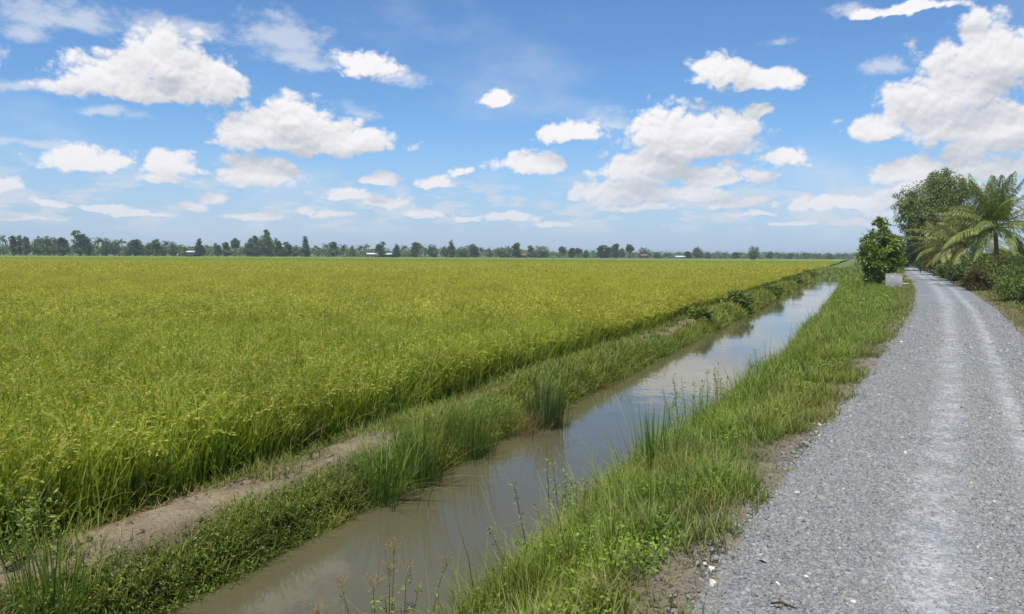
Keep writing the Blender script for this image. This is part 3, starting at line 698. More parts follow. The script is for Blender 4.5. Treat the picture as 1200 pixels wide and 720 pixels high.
GB = np.array([.075, .11, .022]); GT = (np.array([.18, .30, .036]), np.array([.34, .43, .068])); GD = (np.array([.22, .25, .08]), np.array([.34, .34, .16]))
def build_bank_grass():
    r = np.random.default_rng(31)
    crx = lambda Y: canal_right(Y) - 0.04
    rlx = lambda Y: road_left(Y) + 0.10
    def hb(X, Y, f): return (0.10 + 0.24 * np.clip(1.15 - f * 1.3, 0, 1)) * (0.55 + 0.9 * vnoise(X + 5, Y, 0.30)) + 0.20 * (fnoise(X, Y, 0.9) - .45)
    def db(X, Y, f):
        bare = np.clip((f - 0.50) / 0.3, 0, 1) * np.clip((fnoise(X, Y, 1.1) - 0.36 - 0.10 * (1 - f) - 0.006 * np.clip(Y - 8, 0, 18)) * 6, 0, 1)
        return np.clip(1.0 - 0.97 * bare - 1.1 * np.clip((f - 0.84) / 0.16, 0, 1), 0, 1)
    mb = MB()
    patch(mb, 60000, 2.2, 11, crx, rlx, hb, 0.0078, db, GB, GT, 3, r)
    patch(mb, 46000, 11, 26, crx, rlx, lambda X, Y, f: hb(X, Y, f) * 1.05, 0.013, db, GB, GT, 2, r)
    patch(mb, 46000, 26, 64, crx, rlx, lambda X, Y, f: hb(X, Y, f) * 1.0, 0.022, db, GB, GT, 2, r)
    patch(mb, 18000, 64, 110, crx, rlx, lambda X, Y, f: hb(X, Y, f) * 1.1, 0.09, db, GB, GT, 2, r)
    tus = lambda X, Y, f: np.clip((vnoise(X + 20, Y, .38) - .66) * 9, 0, 1) * np.clip(1.25 - f, 0, 1)
    patch(mb, 40000, 2.5, 12, crx, rlx, lambda X, Y, f: 0.36 - .16 * f, 0.008, tus, GB, (GT[1], GD[1]), 4, r, 0.28, (.4, 1.8))
    patch(mb, 26000, 12, 40, crx, rlx, lambda X, Y, f: 0.38 - .16 * f, 0.016, tus, GB, (GT[1], GD[1]), 3, r, 0.28, (.4, 1.8))
    # rough grass past the end of the canal
    patch(mb, 15000, CE + .5, 330, lambda Y: canal_left(Y) - 2.0, rlx, lambda X, Y, f: 0.25 + 0.35 * fnoise(X, Y, 2.5), 0.10, lambda X, Y, f: 1 + 0 * X, GB, GT, 2, r)
    patch(mb, 9000, 330, 640, lambda Y: canal_left(Y) - 6.0, lambda Y: road_left(Y) + 3, lambda X, Y, f: 0.9 + 0 * X, 0.35, lambda X, Y, f: 1 + 0 * X, GB, GT, 2, r)
    # short greyish turf by the gravel
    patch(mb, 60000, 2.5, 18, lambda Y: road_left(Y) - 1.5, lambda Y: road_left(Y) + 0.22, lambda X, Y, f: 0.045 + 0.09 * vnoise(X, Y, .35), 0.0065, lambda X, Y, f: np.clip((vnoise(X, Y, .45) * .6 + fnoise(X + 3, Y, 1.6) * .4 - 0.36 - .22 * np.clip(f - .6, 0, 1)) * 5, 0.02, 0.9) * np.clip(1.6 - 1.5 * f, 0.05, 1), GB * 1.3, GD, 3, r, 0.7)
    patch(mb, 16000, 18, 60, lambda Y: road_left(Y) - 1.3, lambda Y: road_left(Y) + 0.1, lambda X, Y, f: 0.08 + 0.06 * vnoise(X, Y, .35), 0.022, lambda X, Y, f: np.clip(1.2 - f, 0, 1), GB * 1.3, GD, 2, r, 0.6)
    o = mb.build('bank_grass', M['grass']); tag(o, 'bright green grass on the bank between canal and gravel road', 'grass', kind='stuff')
    # broad leaves of low herbs in the same bank
    mb = MB()
    for y0, y1, n, L in ((2.5, 12, 20000, 0.035), (12, 30, 12000, 0.06), (30, 70, 7000, 0.12)):
        Y = r.uniform(y0, y1, n); f = r.random(n) ** 1.3 * 0.75; X = crx(Y) + (rlx(Y) - crx(Y)) * f
        k = fnoise(X + 90, Y, 0.8) > 0.47; X, Y, f = X[k], Y[k], f[k]; n = len(X)
        z = zat(X, Y) + hb(X, Y, f) * r.uniform(0.3, 0.95, n)
        d = r.normal(0, 1, (n, 3)); d[:, 2] = np.abs(d[:, 2]) * .3
        nn = r.normal(0, .5, (n, 3)); nn[:, 2] += 1
        leaves(mb, np.stack([X, Y, z], 1), d, nn, L * r.uniform(.6, 1.4, n), L * .5, GT[0] * r.uniform(.8, 1.7, (n, 1)))
    o = mb.build('bank_herbs', M['grass']); tag(o, 'low broad-leaved herbs among the grass of the road-side bank', 'herbs', kind='stuff')
    # canal face of the bund
    mb = MB()
    lx = lambda Y: canal_left(Y) - 0.66; rx_ = lambda Y: canal_left(Y) + 0.10
    DK = (np.array([.17, .27, .038]), np.array([.38, .44, .085]))
    def hl(X, Y, f): return 0.085 + 0.10 * f + 0.20 * (fnoise(X, Y, 1.0) - .42) + np.clip((Y - 8.5) / 3, 0, 1) * (0.04 + .16 * np.clip(vnoise(X, Y, .8) - .35, 0, 1))
    def over(Y): return np.clip(np.minimum((Y - 9.6) / 1.2, (21.5 - Y) / 2.0), 0, 1) + np.clip((Y - 31) / 2, 0, 1)      # where grass has closed over the path
    def dl(X, Y, f): return np.clip(-0.10 + f * 2.3 - 1.7 * (fnoise(X, Y, .9) - .30) + over(Y), 0, 1)
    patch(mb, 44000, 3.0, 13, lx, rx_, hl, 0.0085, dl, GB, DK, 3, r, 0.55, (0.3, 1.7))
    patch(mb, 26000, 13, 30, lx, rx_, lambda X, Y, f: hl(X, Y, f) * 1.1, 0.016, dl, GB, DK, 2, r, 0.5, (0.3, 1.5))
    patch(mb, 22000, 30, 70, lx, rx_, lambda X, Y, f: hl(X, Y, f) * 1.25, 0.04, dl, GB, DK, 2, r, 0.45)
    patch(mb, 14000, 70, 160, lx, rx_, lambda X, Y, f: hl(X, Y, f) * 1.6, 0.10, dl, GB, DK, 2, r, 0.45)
    # between rice and path
    lx2 = lambda Y: canal_left(Y) - 1.62; rx2 = lambda Y: canal_left(Y) - 0.55
    def d2(X, Y, f): return np.clip(0.95 - 1.5 * f - 1.0 * (fnoise(X, Y, 1.0) - .5), 0, 1) + over(Y) * .95 + np.clip((fnoise(X + 9, Y, .8) - .55) * 6, 0, .7)
    patch(mb, 16000, 3.0, 14, lx2, rx2, lambda X, Y, f: 0.10 + 0.1 * fnoise(X, Y, .6), 0.008, d2, GB, DK, 2, r, 0.6, (0.3, 1.6))
    patch(mb, 16000, 14, 40, lx2, rx2, lambda X, Y, f: 0.14 + 0.1 * fnoise(X, Y, .6), 0.018, d2, GB, DK, 2, r, 0.5)
    patch(mb, 12000, 40, 160, lx2, rx2, lambda X, Y, f: 0.2 + 0.2 * fnoise(X, Y, 3.), 0.07, d2, GB, DK, 2, r, 0.5)
    o = mb.build('bund_grass', M['grass']); tag(o, 'darker ragged grass hanging from the bund over the water', 'grass', kind='stuff')
    mb = MB()
    for y0, y1, n, L in ((3, 9, 12000, 0.032), (9, 32, 12000, 0.05), (32, 150, 9000, 0.16)):
        Y = r.uniform(y0, y1, n); f = r.random(n) ** .7; X = lx(Y) + (rx_(Y) - lx(Y)) * f
        k = r.random(n) < dl(X, Y, f); X, Y, f = X[k], Y[k], f[k]; n = len(X)
        z = zat(X, Y) + hl(X, Y, f) * r.uniform(0.1, 0.95, n)
        d = r.normal(0, 1, (n, 3)); nn = r.normal(0, .6, (n, 3)) + np.array([.3, -.2, .8])
        leaves(mb, np.stack([X, Y, z], 1), d, nn, L * r.uniform(.6, 1.5, n), L * .45, DK[0] * r.uniform(.7, 1.6, (n, 1)))
    o = mb.build('bund_herbs', M['grass']); tag(o, 'small-leaved creeping herbs along the foot of the bund', 'herbs', kind='stuff')
    # verge right of the road
    mb = MB()
    vl = lambda Y: road_right(Y) - 0.05; vr = lambda Y: road_right(Y) + 3.2
    dv = lambda X, Y, f: np.clip(0.45 + f * 3.0 - 0.9 * (fnoise(X, Y, 1.5) - .4), 0.05, 1)
    hv = lambda X, Y, f: 0.06 + 0.14 * f * (0.5 + fnoise(X, Y, 2.0))
    VT = (np.array([.22, .26, .06]), np.array([.42, .39, .17]))
    patch(mb, 20000, 10, 24, vl, vr, hv, 0.013, dv, GB, VT, 2, r, 0.5)
    patch(mb, 36000, 24, 70, vl, lambda Y: road_right(Y) + 5, hv, 0.04, dv, GB, VT, 2, r, 0.5)
    patch(mb, 18000, 70, 200, vl, lambda Y: road_right(Y) + 6, hv, 0.10, dv, GB, VT, 2, r, 0.5)
    o = mb.build('verge_grass', M['grass']); tag(o, 'short half-dry grass on the verge beyond the road', 'grass', kind='stuff')
build_bank_grass()

def build_path_litter():
    r = np.random.default_rng(37); n = 5200; Y = 3.0 + 30 * r.random(n) ** 1.6; X = canal_left(Y) - r.uniform(.45, 1.3, n); k = fnoise(X, Y, .4) > .40; X, Y = X[k], Y[k]; n = len(X)
    mb = MB(); sz = r.uniform(.008, .03, n) * np.exp(r.normal(0, .35, n)); v = r.uniform(.75, 1.2, (n, 1))
    stones(mb, np.stack([X, Y, zat(X, Y) + sz * .1], 1), sz, v * np.array([.25, .19, .125]), r, .6)
    n = 6000; Y = 2.8 + 14 * r.random(n) ** 1.5; X = road_left(Y) - 1.3 * r.random(n) ** 1.4; sz = r.uniform(.006, .02, n); v = r.uniform(.6, 1.2, (n, 1))
    stones(mb, np.stack([X, Y, zat(X, Y) + sz * .1], 1), sz, v * np.array([.23, .20, .155]), r, .6)
    tag(mb.build('soil_clods', M['soil']), 'dry clods of earth and grit scattered on bare soil beside path and road', 'soil', kind='stuff')
    mb = MB(); n = 2600; Y = 3.0 + 28 * r.random(n) ** 1.5; X = canal_left(Y) - r.uniform(.4, 1.45, n)
    blades(mb, np.stack([X, Y, zat(X, Y) + .012], 1), r.uniform(.06, .28, n), .005, r.uniform(1.25, 1.6, n), r.uniform(-.2, .2, n), (.36, .29, .16), (.50, .42, .25), 3, r=r)
    Y = r.uniform(2.5, 14, 2600); X = road_left(Y) - r.uniform(-.15, 1.1, 2600)
    blades(mb, np.stack([X, Y, zat(X, Y) + .02], 1), r.uniform(.05, .22, 2600), .004, r.uniform(1.2, 1.6, 2600), r.uniform(-.2, .3, 2600), (.33, .27, .15), (.47, .40, .24), 3, r=r)
    tag(mb.build('dry_straw', M['grass']), 'bits of dry straw lying on bare soil', 'straw', kind='stuff')
build_path_litter()

# ------------------------------------------------------------------ trees
def crown(mb, lobes, nclus, nleaf, L, W, dark, light, r, crad=0.16, droop=0.0, inner=0.35):
    """leaves gathered in clumps spread through the lobes of a crown; returns the clump centres"""
    vol = np.array([np.prod(l[1]) ** (2 / 3) for l in lobes]); pick = r.choice(len(lobes), nclus, p=vol / vol.sum())
    C0 = np.array([l[0] for l in lobes], float)[pick]; R = np.array([l[1] for l in lobes], float)[pick]
    d = unit(r.normal(0, 1, (nclus, 3))); rad = (inner + (1 - inner) * r.random(nclus) ** 0.45) * (1 + r.normal(0, .10, nclus))
    cc = C0 + d * R * rad[:, None]
    cr = crad * R.mean(1) * np.exp(r.normal(0, 0.3, nclus))
    tone = r.random(nclus)
    n = nclus * nleaf
    ld = unit(r.normal(0, 1, (n, 3))); lr = r.random(n) ** 0.5
    pos = np.repeat(cc, nleaf, 0) + ld * (np.repeat(cr, nleaf) * lr)[:, None] * np.array([1, 1, .75])
    direc = ld * .7 + np.repeat(d, nleaf, 0) * .6 + r.normal(0, .5, (n, 3)); direc[:, 2] -= droop
    nor = r.normal(0, .7, (n, 3)); nor[:, 2] += .9
    t = np.clip(np.repeat(tone, nleaf) * .7 + r.random(n) * .45 - .05, 0, 1)[:, None]
    leaves(mb, pos, direc, nor, L * r.uniform(.6, 1.3, n), W * r.uniform(.7, 1.2, n), np.array(dark) * (1 - t) + np.array(light) * t)
    return cc
def limbs(mb, top, base_r, targets, r, c, bend=.08, n=7, frac=(.3, .95)):
    """a tapered, slightly crooked trunk with limbs that run out to the clumps"""
    top = np.asarray(top, float); H = top[2]
    k = np.linspace(0, 1, 7)
    pts = top[None] * k[:, None] + np.concatenate([r.normal(0, bend * H * .3, (7, 2)) * np.sin(k * np.pi)[:, None], np.zeros((7, 1))], 1)
    pts[0] = (0, 0, -0.25)
    tube(mb, pts, base_r * (1 - .75 * k) * (1 + .5 * np.exp(-k * 14)), c, n)
    for tg in targets:
        f = np.clip(r.uniform(*frac), 0, min(frac[1], max(frac[0], tg[2] / H * .85)))
        s_ = np.array([np.interp(f, k, pts[:, j]) for j in range(3)])
        mid = (s_ + tg) / 2 + np.array([0, 0, -.06 * H]) * r.random() + r.normal(0, .03 * H, 3)
        tube(mb, [s_, s_ * .45 + mid * .55, mid * .5 + tg * .5, tg], base_r * .42 * (1 - .7 * f) * np.array([1, .75, .5, .18]), c, 5)
BARK = (.11, .085, .06)

def make_tree(name, loc, lobes, nclus, nleaf, L, W, dark, light, trunk_top, base_r, label, cat='tree', seed=1, droop=0.0, crad=.16, nl=14, inner=.35, group=None, bark=BARK, frac=(.3, .95)):
    r = np.random.default_rng(seed)
    o = empty(name, loc, 0, label, cat, group)
    mb = MB(); cc = crown(mb, lobes, nclus, nleaf, L, W, dark, light, r, crad, droop, inner)
    mb.build('crown', M['leaf'], o)
    mb = MB(); limbs(mb, trunk_top, base_r, cc[r.permutation(len(cc))[:nl]], r, bark, frac=frac); mb.build('trunk', M['bark'], o, smooth=True)
    return o

# the little tree by the canal
S57 = 57 / FPX
p = at_depth(1031, 331, 57.0); pz = float(zat(p[0], p[1])[0])
def lp(px, py, Y, x0, z0, dy=0.0):
    q = at_depth(px, py, Y); return (q[0] - x0, dy, q[2] - z0)
make_tree('small_tree', (p[0], p[1], pz),
    [(lp(1030, 290, 57, p[0], pz), (1.15, 1.2, 1.3)), (lp(1015, 298, 57, p[0], pz, -.2), (.72, .8, .85)), (lp(1045, 298, 57, p[0], pz, .2), (.95, .9, .95)), (lp(1033, 272, 57, p[0], pz), (.75, .7, .72)),
     (lp(1024, 312, 57, p[0], pz, -.5), (.75, .9, .6)), (lp(1049, 284, 57, p[0], pz, .4), (.6, .6, .5)), (lp(1030, 262, 57, p[0], pz, .1), (.3, .3, .33)), (lp(1022, 322, 57, p[0], pz, -.3), (.7, .8, .5)), (lp(1040, 318, 57, p[0], pz, .3), (.6, .7, .5))],
    330, 28, .27, .12, (.07, .12, .02), (.36, .45, .08), (.1, 0, 3.6), .11, 'small bushy bright green tree beside the concrete block on the canal bank', seed=4, crad=.24, frac=(.15, .9))

# the big tree further down the road
p = at_depth(1092, 318, 112.0); pz = 0.03
def bl(px, py, rp, dy=0.0, zz=1.0): return (lp(px, py, 112, p[0], pz, dy), (rp * .1245, rp * .1245, rp * .1245 * zz))
make_tree('big_tree', (p[0], p[1], pz),
    [bl(1092, 245, 34), bl(1070, 252, 22, -1), bl(1115, 226, 22, 1), bl(1078, 275, 22, -1.5), bl(1128, 240, 20), bl(1062, 236, 12, .5), bl(1103, 215, 15), bl(1090, 295, 20, 1), bl(1070, 296, 15, 2, 1.2), bl(1125, 275, 24, 2)],
    1200, 38, .34, .135, (.085, .115, .03), (.30, .35, .085), (.3, 0, 9.5), .42, 'tall spreading feathery tree rising behind the coconut palms', seed=8, droop=.5, crad=.22, nl=26)

# coconut palms
def frond_mesh(r, L, e0, bend, c0, c1, nleaf=84, ll=.80):
    """one pinnate leaf in the x-z plane, from the origin outwards"""
    K = 14; s_ = np.linspace(0, 1, K); a = e0 - bend * s_ ** 1.4
    P = np.zeros((K, 3))
    for k in range(1, K): P[k] = P[k - 1] + np.array([math.cos(a[k]), 0, math.sin(a[k])]) * L / (K - 1)
    P[:, 1] += r.normal(0, .04) * L * s_ ** 2
    mb = MB(); tube(mb, P, .028 * (1 - .85 * s_) + .004, np.array(c1) * .9, 4)
    f = np.linspace(.14, .995, nleaf)
    pos = np.stack([np.interp(f, s_, P[:, j]) for j in range(3)], 1)
    ang = np.interp(f, s_, a); tan = np.stack([np.cos(ang), 0 * ang, np.sin(ang)], 1); up = np.stack([-np.sin(ang), 0 * ang, np.cos(ang)], 1)
    wl = ll * np.sin(np.clip(f * .86 + .14, 0, 1) * np.pi) ** .55 * (1 - .25 * f)
    for sd_ in (-1, 1):
        d = tan * (.55 + .5 * f)[:, None] + np.array([0, sd_, 0]) * .72 + up * r.normal(.05, .12, (nleaf, 1)); d[:, 2] -= .34
        d = unit(d + r.normal(0, .09, (nleaf, 3)))
        t = r.random((nleaf, 1)); col = np.array(c0) * (1 - t) + np.array(c1) * t
        mid = pos + d * wl[:, None] * .5
        leaves(mb, pos, d, up + r.normal(0, .2, (nleaf, 3)), wl * .62, .042, col)
        d2 = d.copy(); d2[:, 2] -= 1.0
        leaves(mb, mid, d2, up + r.normal(0, .2, (nleaf, 3)), wl * .6, .036, col)
    return mb
def make_palm(loc, crown_z, L, nf, label, seed, pal, nuts=0, lean=(0, 0)):
    r = np.random.default_rng(seed); o = empty('coconut_palm', loc, 0, label, 'palm', 'coconut palms beside the road')
    k = np.linspace(0, 1, 9)
    pts = np.stack([lean[0] * k ** 2, lean[1] * k ** 2, -.2 + (crown_z + .2) * k], 1)
    mb = MB(); tube(mb, pts, .17 - .05 * k + .09 * np.exp(-k * 9), (.19, .16, .125), 9); mb.build('trunk', M['bark'], o, smooth=True)
    for i in range(nf):
        t = i / (nf - 1); e = math.radians(86 - 108 * t ** 1.1) + r.normal(0, .08)
        c0, c1 = pal(t, r)
        f = frond_mesh(r, L * r.uniform(.85, 1.1) * (.8 + .25 * math.sin(t * 3)), e, .30 + .9 * (1 - abs(t - .65)) - .42 * (t < .36) + r.normal(0, .12), c0, c1).build('frond', M['leaf'], o)
        f.location = (pts[-1][0], pts[-1][1], crown_z - .05); f.rotation_euler = (r.normal(0, .08), 0, i * 2.39996 + r.normal(0, .15))
    for i in range(nuts):
        mb = MB(); a = i * 2.1 + .4; sphere(mb, (pts[-1][0] + .27 * math.cos(a), pts[-1][1] + .27 * math.sin(a), crown_z - .22 - .1 * (i % 2)), (.11, .11, .14), (.28, .27, .10)); mb.build('coconut', M['leaf'], o, smooth=True)
    return o
gA, gB = np.array([.12, .165, .035]), np.array([.30, .34, .08])
def pal_green(t, r):
    if t > .95: return np.array([.20, .18, .05]), np.array([.36, .30, .10])
    return gA * r.uniform(.8, 1.2), gB * r.uniform(.8, 1.2)
def pal_yellow(t, r):
    if t > .88: return np.array([.36, .22, .05]), np.array([.42, .27, .07])
    return np.array([.15, .18, .04]) * r.uniform(.8, 1.2), np.array([.38, .37, .11]) * r.uniform(.8, 1.2)
for px, py, Y, cpx, cpy, L, nf, lab, sd_, pal, nuts in (
    (1168, 326, 50, 1166, 266, 4.2, 36, 'tall dark green coconut palm with upright fronds standing nearest the bushes', 3, pal_green, 5),
    (1124, 322, 63, 1128, 287, 4.4, 34, 'lower yellowish coconut palm with orange dying fronds over the road verge', 5, pal_yellow, 0),
    (1098, 319, 84, 1104, 290, 4.2, 24, 'low pale green coconut palm half hidden under the big tree', 9, pal_yellow, 0)):
    b = at_depth(px, py, Y); c = at_depth(cpx, cpy, Y); gz = float(zat(b[0], b[1])[0])
    make_palm((b[0], b[1], gz), c[2] - gz, L, nf, lab, sd_, pal, nuts, (c[0] - b[0], 0))

# bushes by the verge
def make_bush(px, py, Y, w, h, dark, light, L, label, seed, n=120, name='bush'):
    b = at_depth(px, py, Y); gz = float(zat(b[0], b[1])[0]); r = np.random.default_rng(seed)
    lobes = [((0, 0, h * .5), (w * .42, w * .4, h * .42))] + [((r.uniform(-.33, .33) * w, r.uniform(-.3, .3) * w, h * r.uniform(.3, .68)), (w * .26, w * .26, h * r.uniform(.22, .34))) for _ in range(5)]
    return make_tree(name, (b[0], b[1], gz), lobes, n, 26, L, L * .42, dark, light, (0, 0, h * .6), .04 + .012 * h, label, 'bush', seed, 0.1, .26, 9, .3, 'bushes along the right verge', frac=(.05, .6))
DG, LG = (.06, .10, .022), (.24, .30, .065)
for a in ((1196, 351, 33.5, 2.9, 1.95, DG, LG, .13, 'large dark green bush nearest the camera on the right verge', 31, 260),
          (1228, 356, 31.0, 2.6, 1.7, DG, LG, .13, 'dark bush at the very edge of the picture on the right verge', 32, 180),
          (1147, 337, 45.0, 2.1, 1.35, (.06, .045, .02), (.20, .16, .06), .13, 'brownish bush between the large dark bush and the palms', 33, 170),
          (1182, 333, 46.5, 3.2, 2.1, (.05, .07, .015), (.24, .25, .06), .16, 'yellow-green bush under the tall coconut palm', 34, 200),
          (1216, 334, 45.0, 3.2, 2.0, DG, (.22, .27, .06), .16, 'high leafy bush behind the dark verge bushes', 35, 200),
          (1128, 329, 58.0, 2.4, 1.5, DG, (.14, .18, .04), .16, 'green bush at the foot of the yellowish palm', 36, 150),
          (1110, 324, 72.0, 2.6, 1.5, DG, LG, .2, 'low dark bush at the foot of the pale palm', 37, 120),
          (1094, 320, 98.0, 3.2, 2.0, DG, (.15, .19, .04), .28, 'rounded bush on the road edge under the big tree', 38, 110),
          (1150, 328, 56.0, 3.8, 2.5, DG, LG, .2, 'dark shrub filling the gap between the two nearer palms', 39, 170),
          (1112, 318, 100.0, 6.0, 4.0, DG, LG, .3, 'dense dark shrub behind the pale palm', 40, 170),
          (1089, 315, 140.0, 5.0, 4.2, DG, LG, .34, 'dark leafy shrub where the road disappears', 41, 130),
          (1052, 314, 150.0, 4.0, 3.4, DG, (.13, .19, .04), .34, 'green shrub left of the road beyond the small tree', 42, 110),
          (1073, 313, 205.0, 9.0, 6.5, DG, LG, .5, 'broad dark thicket closing the view at the end of the road', 43, 150),
          (1050, 311, 235.0, 9.0, 5.5, DG, LG, .55, 'farther thicket seen left of the road end', 44, 130),
          (1180, 322, 78.0, 7.0, 3.0, DG, LG, .3, 'tall dark thicket behind the tall coconut palm', 45, 240),
          (1240, 322, 74.0, 7.0, 3.0, DG, LG, .3, 'tall dark thicket beyond the picture edge', 46, 160)):
    make_bush(*a)

# ------------------------------------------------------------------ things by the small tree and on the road
def build_block():
    p = ground_at(1047, 334.5, 0.0); Y = p[1]; gz = -0.06
    o = empty('concrete_block', (p[0], Y, gz), math.radians(-23), 'pale grey concrete box with a rim standing beside the small tree', 'block')
    C = (.40, .39, .365); w, d, h = 1.05, .8, .80
    mb = MB(); box(mb, (-w / 2, -d / 2, -.1), (w / 2, d / 2, h), C); b = mb.build('body', M['concrete'], o)
    bv = b.modifiers.new('bevel', 'BEVEL'); bv.width = .015; bv.segments = 2
    mb = MB(); t = .09
    box(mb, (-w / 2 - .004, -d / 2 - .004, h + .002), (w / 2 + .004, -d / 2 + t, h + .05), (.47, .46, .43)); box(mb, (-w / 2 - .004, d / 2 - t, h + .002), (w / 2 + .004, d / 2 + .004, h + .05), (.47, .46, .43))
    box(mb, (-w / 2 - .004, -d / 2 + t + .001, h + .002), (-w / 2 + t, d / 2 - t - .001, h + .048), (.47, .46, .43)); box(mb, (w / 2 - t, -d / 2 + t + .001, h + .002), (w / 2 + .004, d / 2 - t - .001, h + .048), (.47, .46, .43))
    mb.build('rim', M['concrete'], o)
    q = ground_at(1062, 333.2, 0.0)
    mb = MB()
    for k, (x0, y0, a, L) in enumerate(((0, 0, .12, .75), (.45, .25, -.15, .6))): pass
    mb = MB(); box(mb, (-.38, -.11, 0.0), (.38, .11, .07), (.48, .42, .30), .012); o2 = mb.build('concrete_slab', M['concrete']); o2.location = (q[0] - .15, q[1], .0); o2.rotation_euler = (0, .03, .1)
    tag(o2, 'small yellowish slab lying on the road edge beside the concrete box', 'slab')
build_block()

def build_motorbike():
    p = ground_at(1070, 311.6, 0.02); o = empty('motorbike', (p[0], p[1], .03), math.radians(62), 'small dark motorbike at the far end of the gravel road', 'motorbike')
    for x in (-.62, .62):
        mb = MB(); a = np.linspace(0, 2 * np.pi, 18); ring = np.stack([x + .26 * np.cos(a), 0 * a, .30 + .26 * np.sin(a)], 1); tube(mb, ring, .045, (.02, .02, .02), 6, False)
        wh = mb.build('wheel', M['rubber'], o)
        mb = MB(); tube(mb, [(x, -.05, .3), (x, .05, .3)], .06, (.3, .3, .3), 8)
        for k in range(6): tube(mb, [(x, 0, .3), (x + .25 * math.cos(k * 1.047), 0, .3 + .25 * math.sin(k * 1.047))], .008, (.4, .4, .4), 4)
        mb.build('rim', M['metal'], wh)
    mb = MB(); sphere(mb, (.12, 0, .72), (.28, .13, .14), (.02, .02, .025)); box(mb, (-.3, -.12, .32), (.3, .12, .6), (.03, .03, .03), .02); mb.build('body', M['metal'], o)
    mb = MB(); box(mb, (-.68, -.13, .72), (-.08, .13, .82), (.015, .015, .015), .01); mb.build('seat', M['rubber'], o)
    mb = MB(); tube(mb, [(.62, .08, .3), (.42, .08, 1.0)], .025, (.3, .3, .3), 6); tube(mb, [(.62, -.08, .3), (.42, -.08, 1.0)], .025, (.3, .3, .3), 6); mb.build('fork', M['metal'], o)
    mb = MB(); tube(mb, [(.3, -.36, 1.02), (.42, -.1, 1.02), (.42, .1, 1.02), (.3, .36, 1.02)], .016, (.05, .05, .05), 6); mb.build('handlebar', M['metal'], o)
    mb = MB(); sphere(mb, (.52, 0, .9), (.09, .09, .09), (.6, .6, .6)); mb.build('headlight', M['metal'], o)
    mb = MB(); tube(mb, [(-.6, -.16, .34), (.2, -.16, .3)], .035, (.35, .35, .35), 6); mb.build('exhaust', M['metal'], o)
    mb = MB(); a = np.linspace(.3, 2.6, 8); tube(mb, np.stack([-.62 + .33 * np.cos(a), 0 * a, .30 + .33 * np.sin(a)], 1), .05, (.02, .02, .025), 5); mb.build('mudguard', M['metal'], o)
build_motorbike()

def road_height(x, y):
    f = (x - road_left(np.array([y]))[0] + .12) / 3.19
    return float(road_z(np.array([f]), np.array([x]), np.array([y]))[0]) if 0 < f < 1 else float(zat(x, y)[0])
def build_stones():
    r = np.random.default_rng(55)
    for px, py, s_, c, lab in ((834, 662, .042, (.72, .70, .66), 'angular white stone on the bare soil at the road edge'),
                               (836, 686, .046, (.66, .60, .50), 'cream stone lying below the white one at the road edge'),
                               (911, 693, .026, (.70, .69, .66), 'small white stone lying in the grey gravel'),
                               (945, 685, .026, (.66, .66, .64), 'second small white stone in the gravel, nearer the wheel tracks'),
                               (760, 530 + 2, .05, (.5, .5, .47), 'pale stone lying in the short grass of the bank')):
        q = ground_at(px, py, 0.0); mb = MB(); stones(mb, np.zeros((1, 3)), np.array([s_]), np.array([c]), r, .6)
        o = mb.build('stone', M['stone']); o.location = (q[0], q[1], road_height(q[0], q[1]) + s_ * .22); tag(o, lab, 'stone', 'pale stones at the road edge')
        bv = o.modifiers.new('bevel', 'BEVEL'); bv.width = s_ * .12; bv.segments = 1
    a = ground_at(903, 715, 0.03); b = ground_at(935, 721, .03); mb = MB()
    pts = np.array([a, a * .6 + b * .4 + np.array([0, .01, .012]), a * .2 + b * .8, b]); c0 = pts[0].copy()
    tube(mb, pts - c0, [.007, .008, .006, .003], (.09, .06, .04), 6); o = mb.build('stick', M['bark']); o.location = (c0[0], c0[1], road_height(c0[0], c0[1]) + .03)
    tag(o, 'thin dark stick lying on the gravel', 'stick')
build_stones()

# ------------------------------------------------------------------ plants one can tell apart on the banks
def sedge(px, py, z, n, h, spread, w, c0, c1, label, seed, lean=.16, droop=(.1, .6), name='sedge_clump', arching=0, group='tall grass clumps on the banks'):
    q = ground_at(px, py, z); gz = float(zat(q[0], q[1])[0]); r = np.random.default_rng(seed)
    o = empty(name, (q[0], q[1], gz), 0, label, 'grass clump', group)
    B = np.concatenate([r.normal(0, spread, (n, 2)), np.full((n, 1), -.03)], 1)
    t = r.random((n, 1)); top = np.array(c0) * (1 - t) + np.array(c1) * t
    dr = r.random(n) < .07; top[dr] = (.34, .28, .11)
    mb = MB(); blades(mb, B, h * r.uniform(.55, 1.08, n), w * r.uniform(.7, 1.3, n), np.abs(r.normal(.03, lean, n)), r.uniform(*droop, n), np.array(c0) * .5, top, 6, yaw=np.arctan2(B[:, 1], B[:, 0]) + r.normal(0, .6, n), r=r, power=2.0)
    mb.build('blades', M['grass'], o)
    for k in range(arching):
        mb = MB(); blades(mb, np.array([[r.normal(0, .05), r.normal(0, .05), .05]]), r.uniform(.7, 1.1), .012, .75 + r.uniform(0, .35), r.uniform(.4, .9), (.16, .18, .04), (.33, .32, .12), 7, yaw=-.15 + r.normal(0, .35), r=r, power=1.2)
        mb.build('arching_leaf', M['grass'], o)
    return o
SD0, SD1 = (.13, .24, .035), (.31, .43, .07)
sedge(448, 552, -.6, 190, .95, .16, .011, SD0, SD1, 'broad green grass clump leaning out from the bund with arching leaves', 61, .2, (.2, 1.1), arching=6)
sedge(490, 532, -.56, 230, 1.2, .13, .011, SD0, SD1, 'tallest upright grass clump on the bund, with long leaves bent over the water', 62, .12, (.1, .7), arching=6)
sedge(545, 508, -.6, 230, 1.05, .17, .011, (.11, .22, .035), (.26, .38, .07), 'upright dark green grass clump right of the tallest one on the bund', 63, .1, (.1, .5), arching=2)
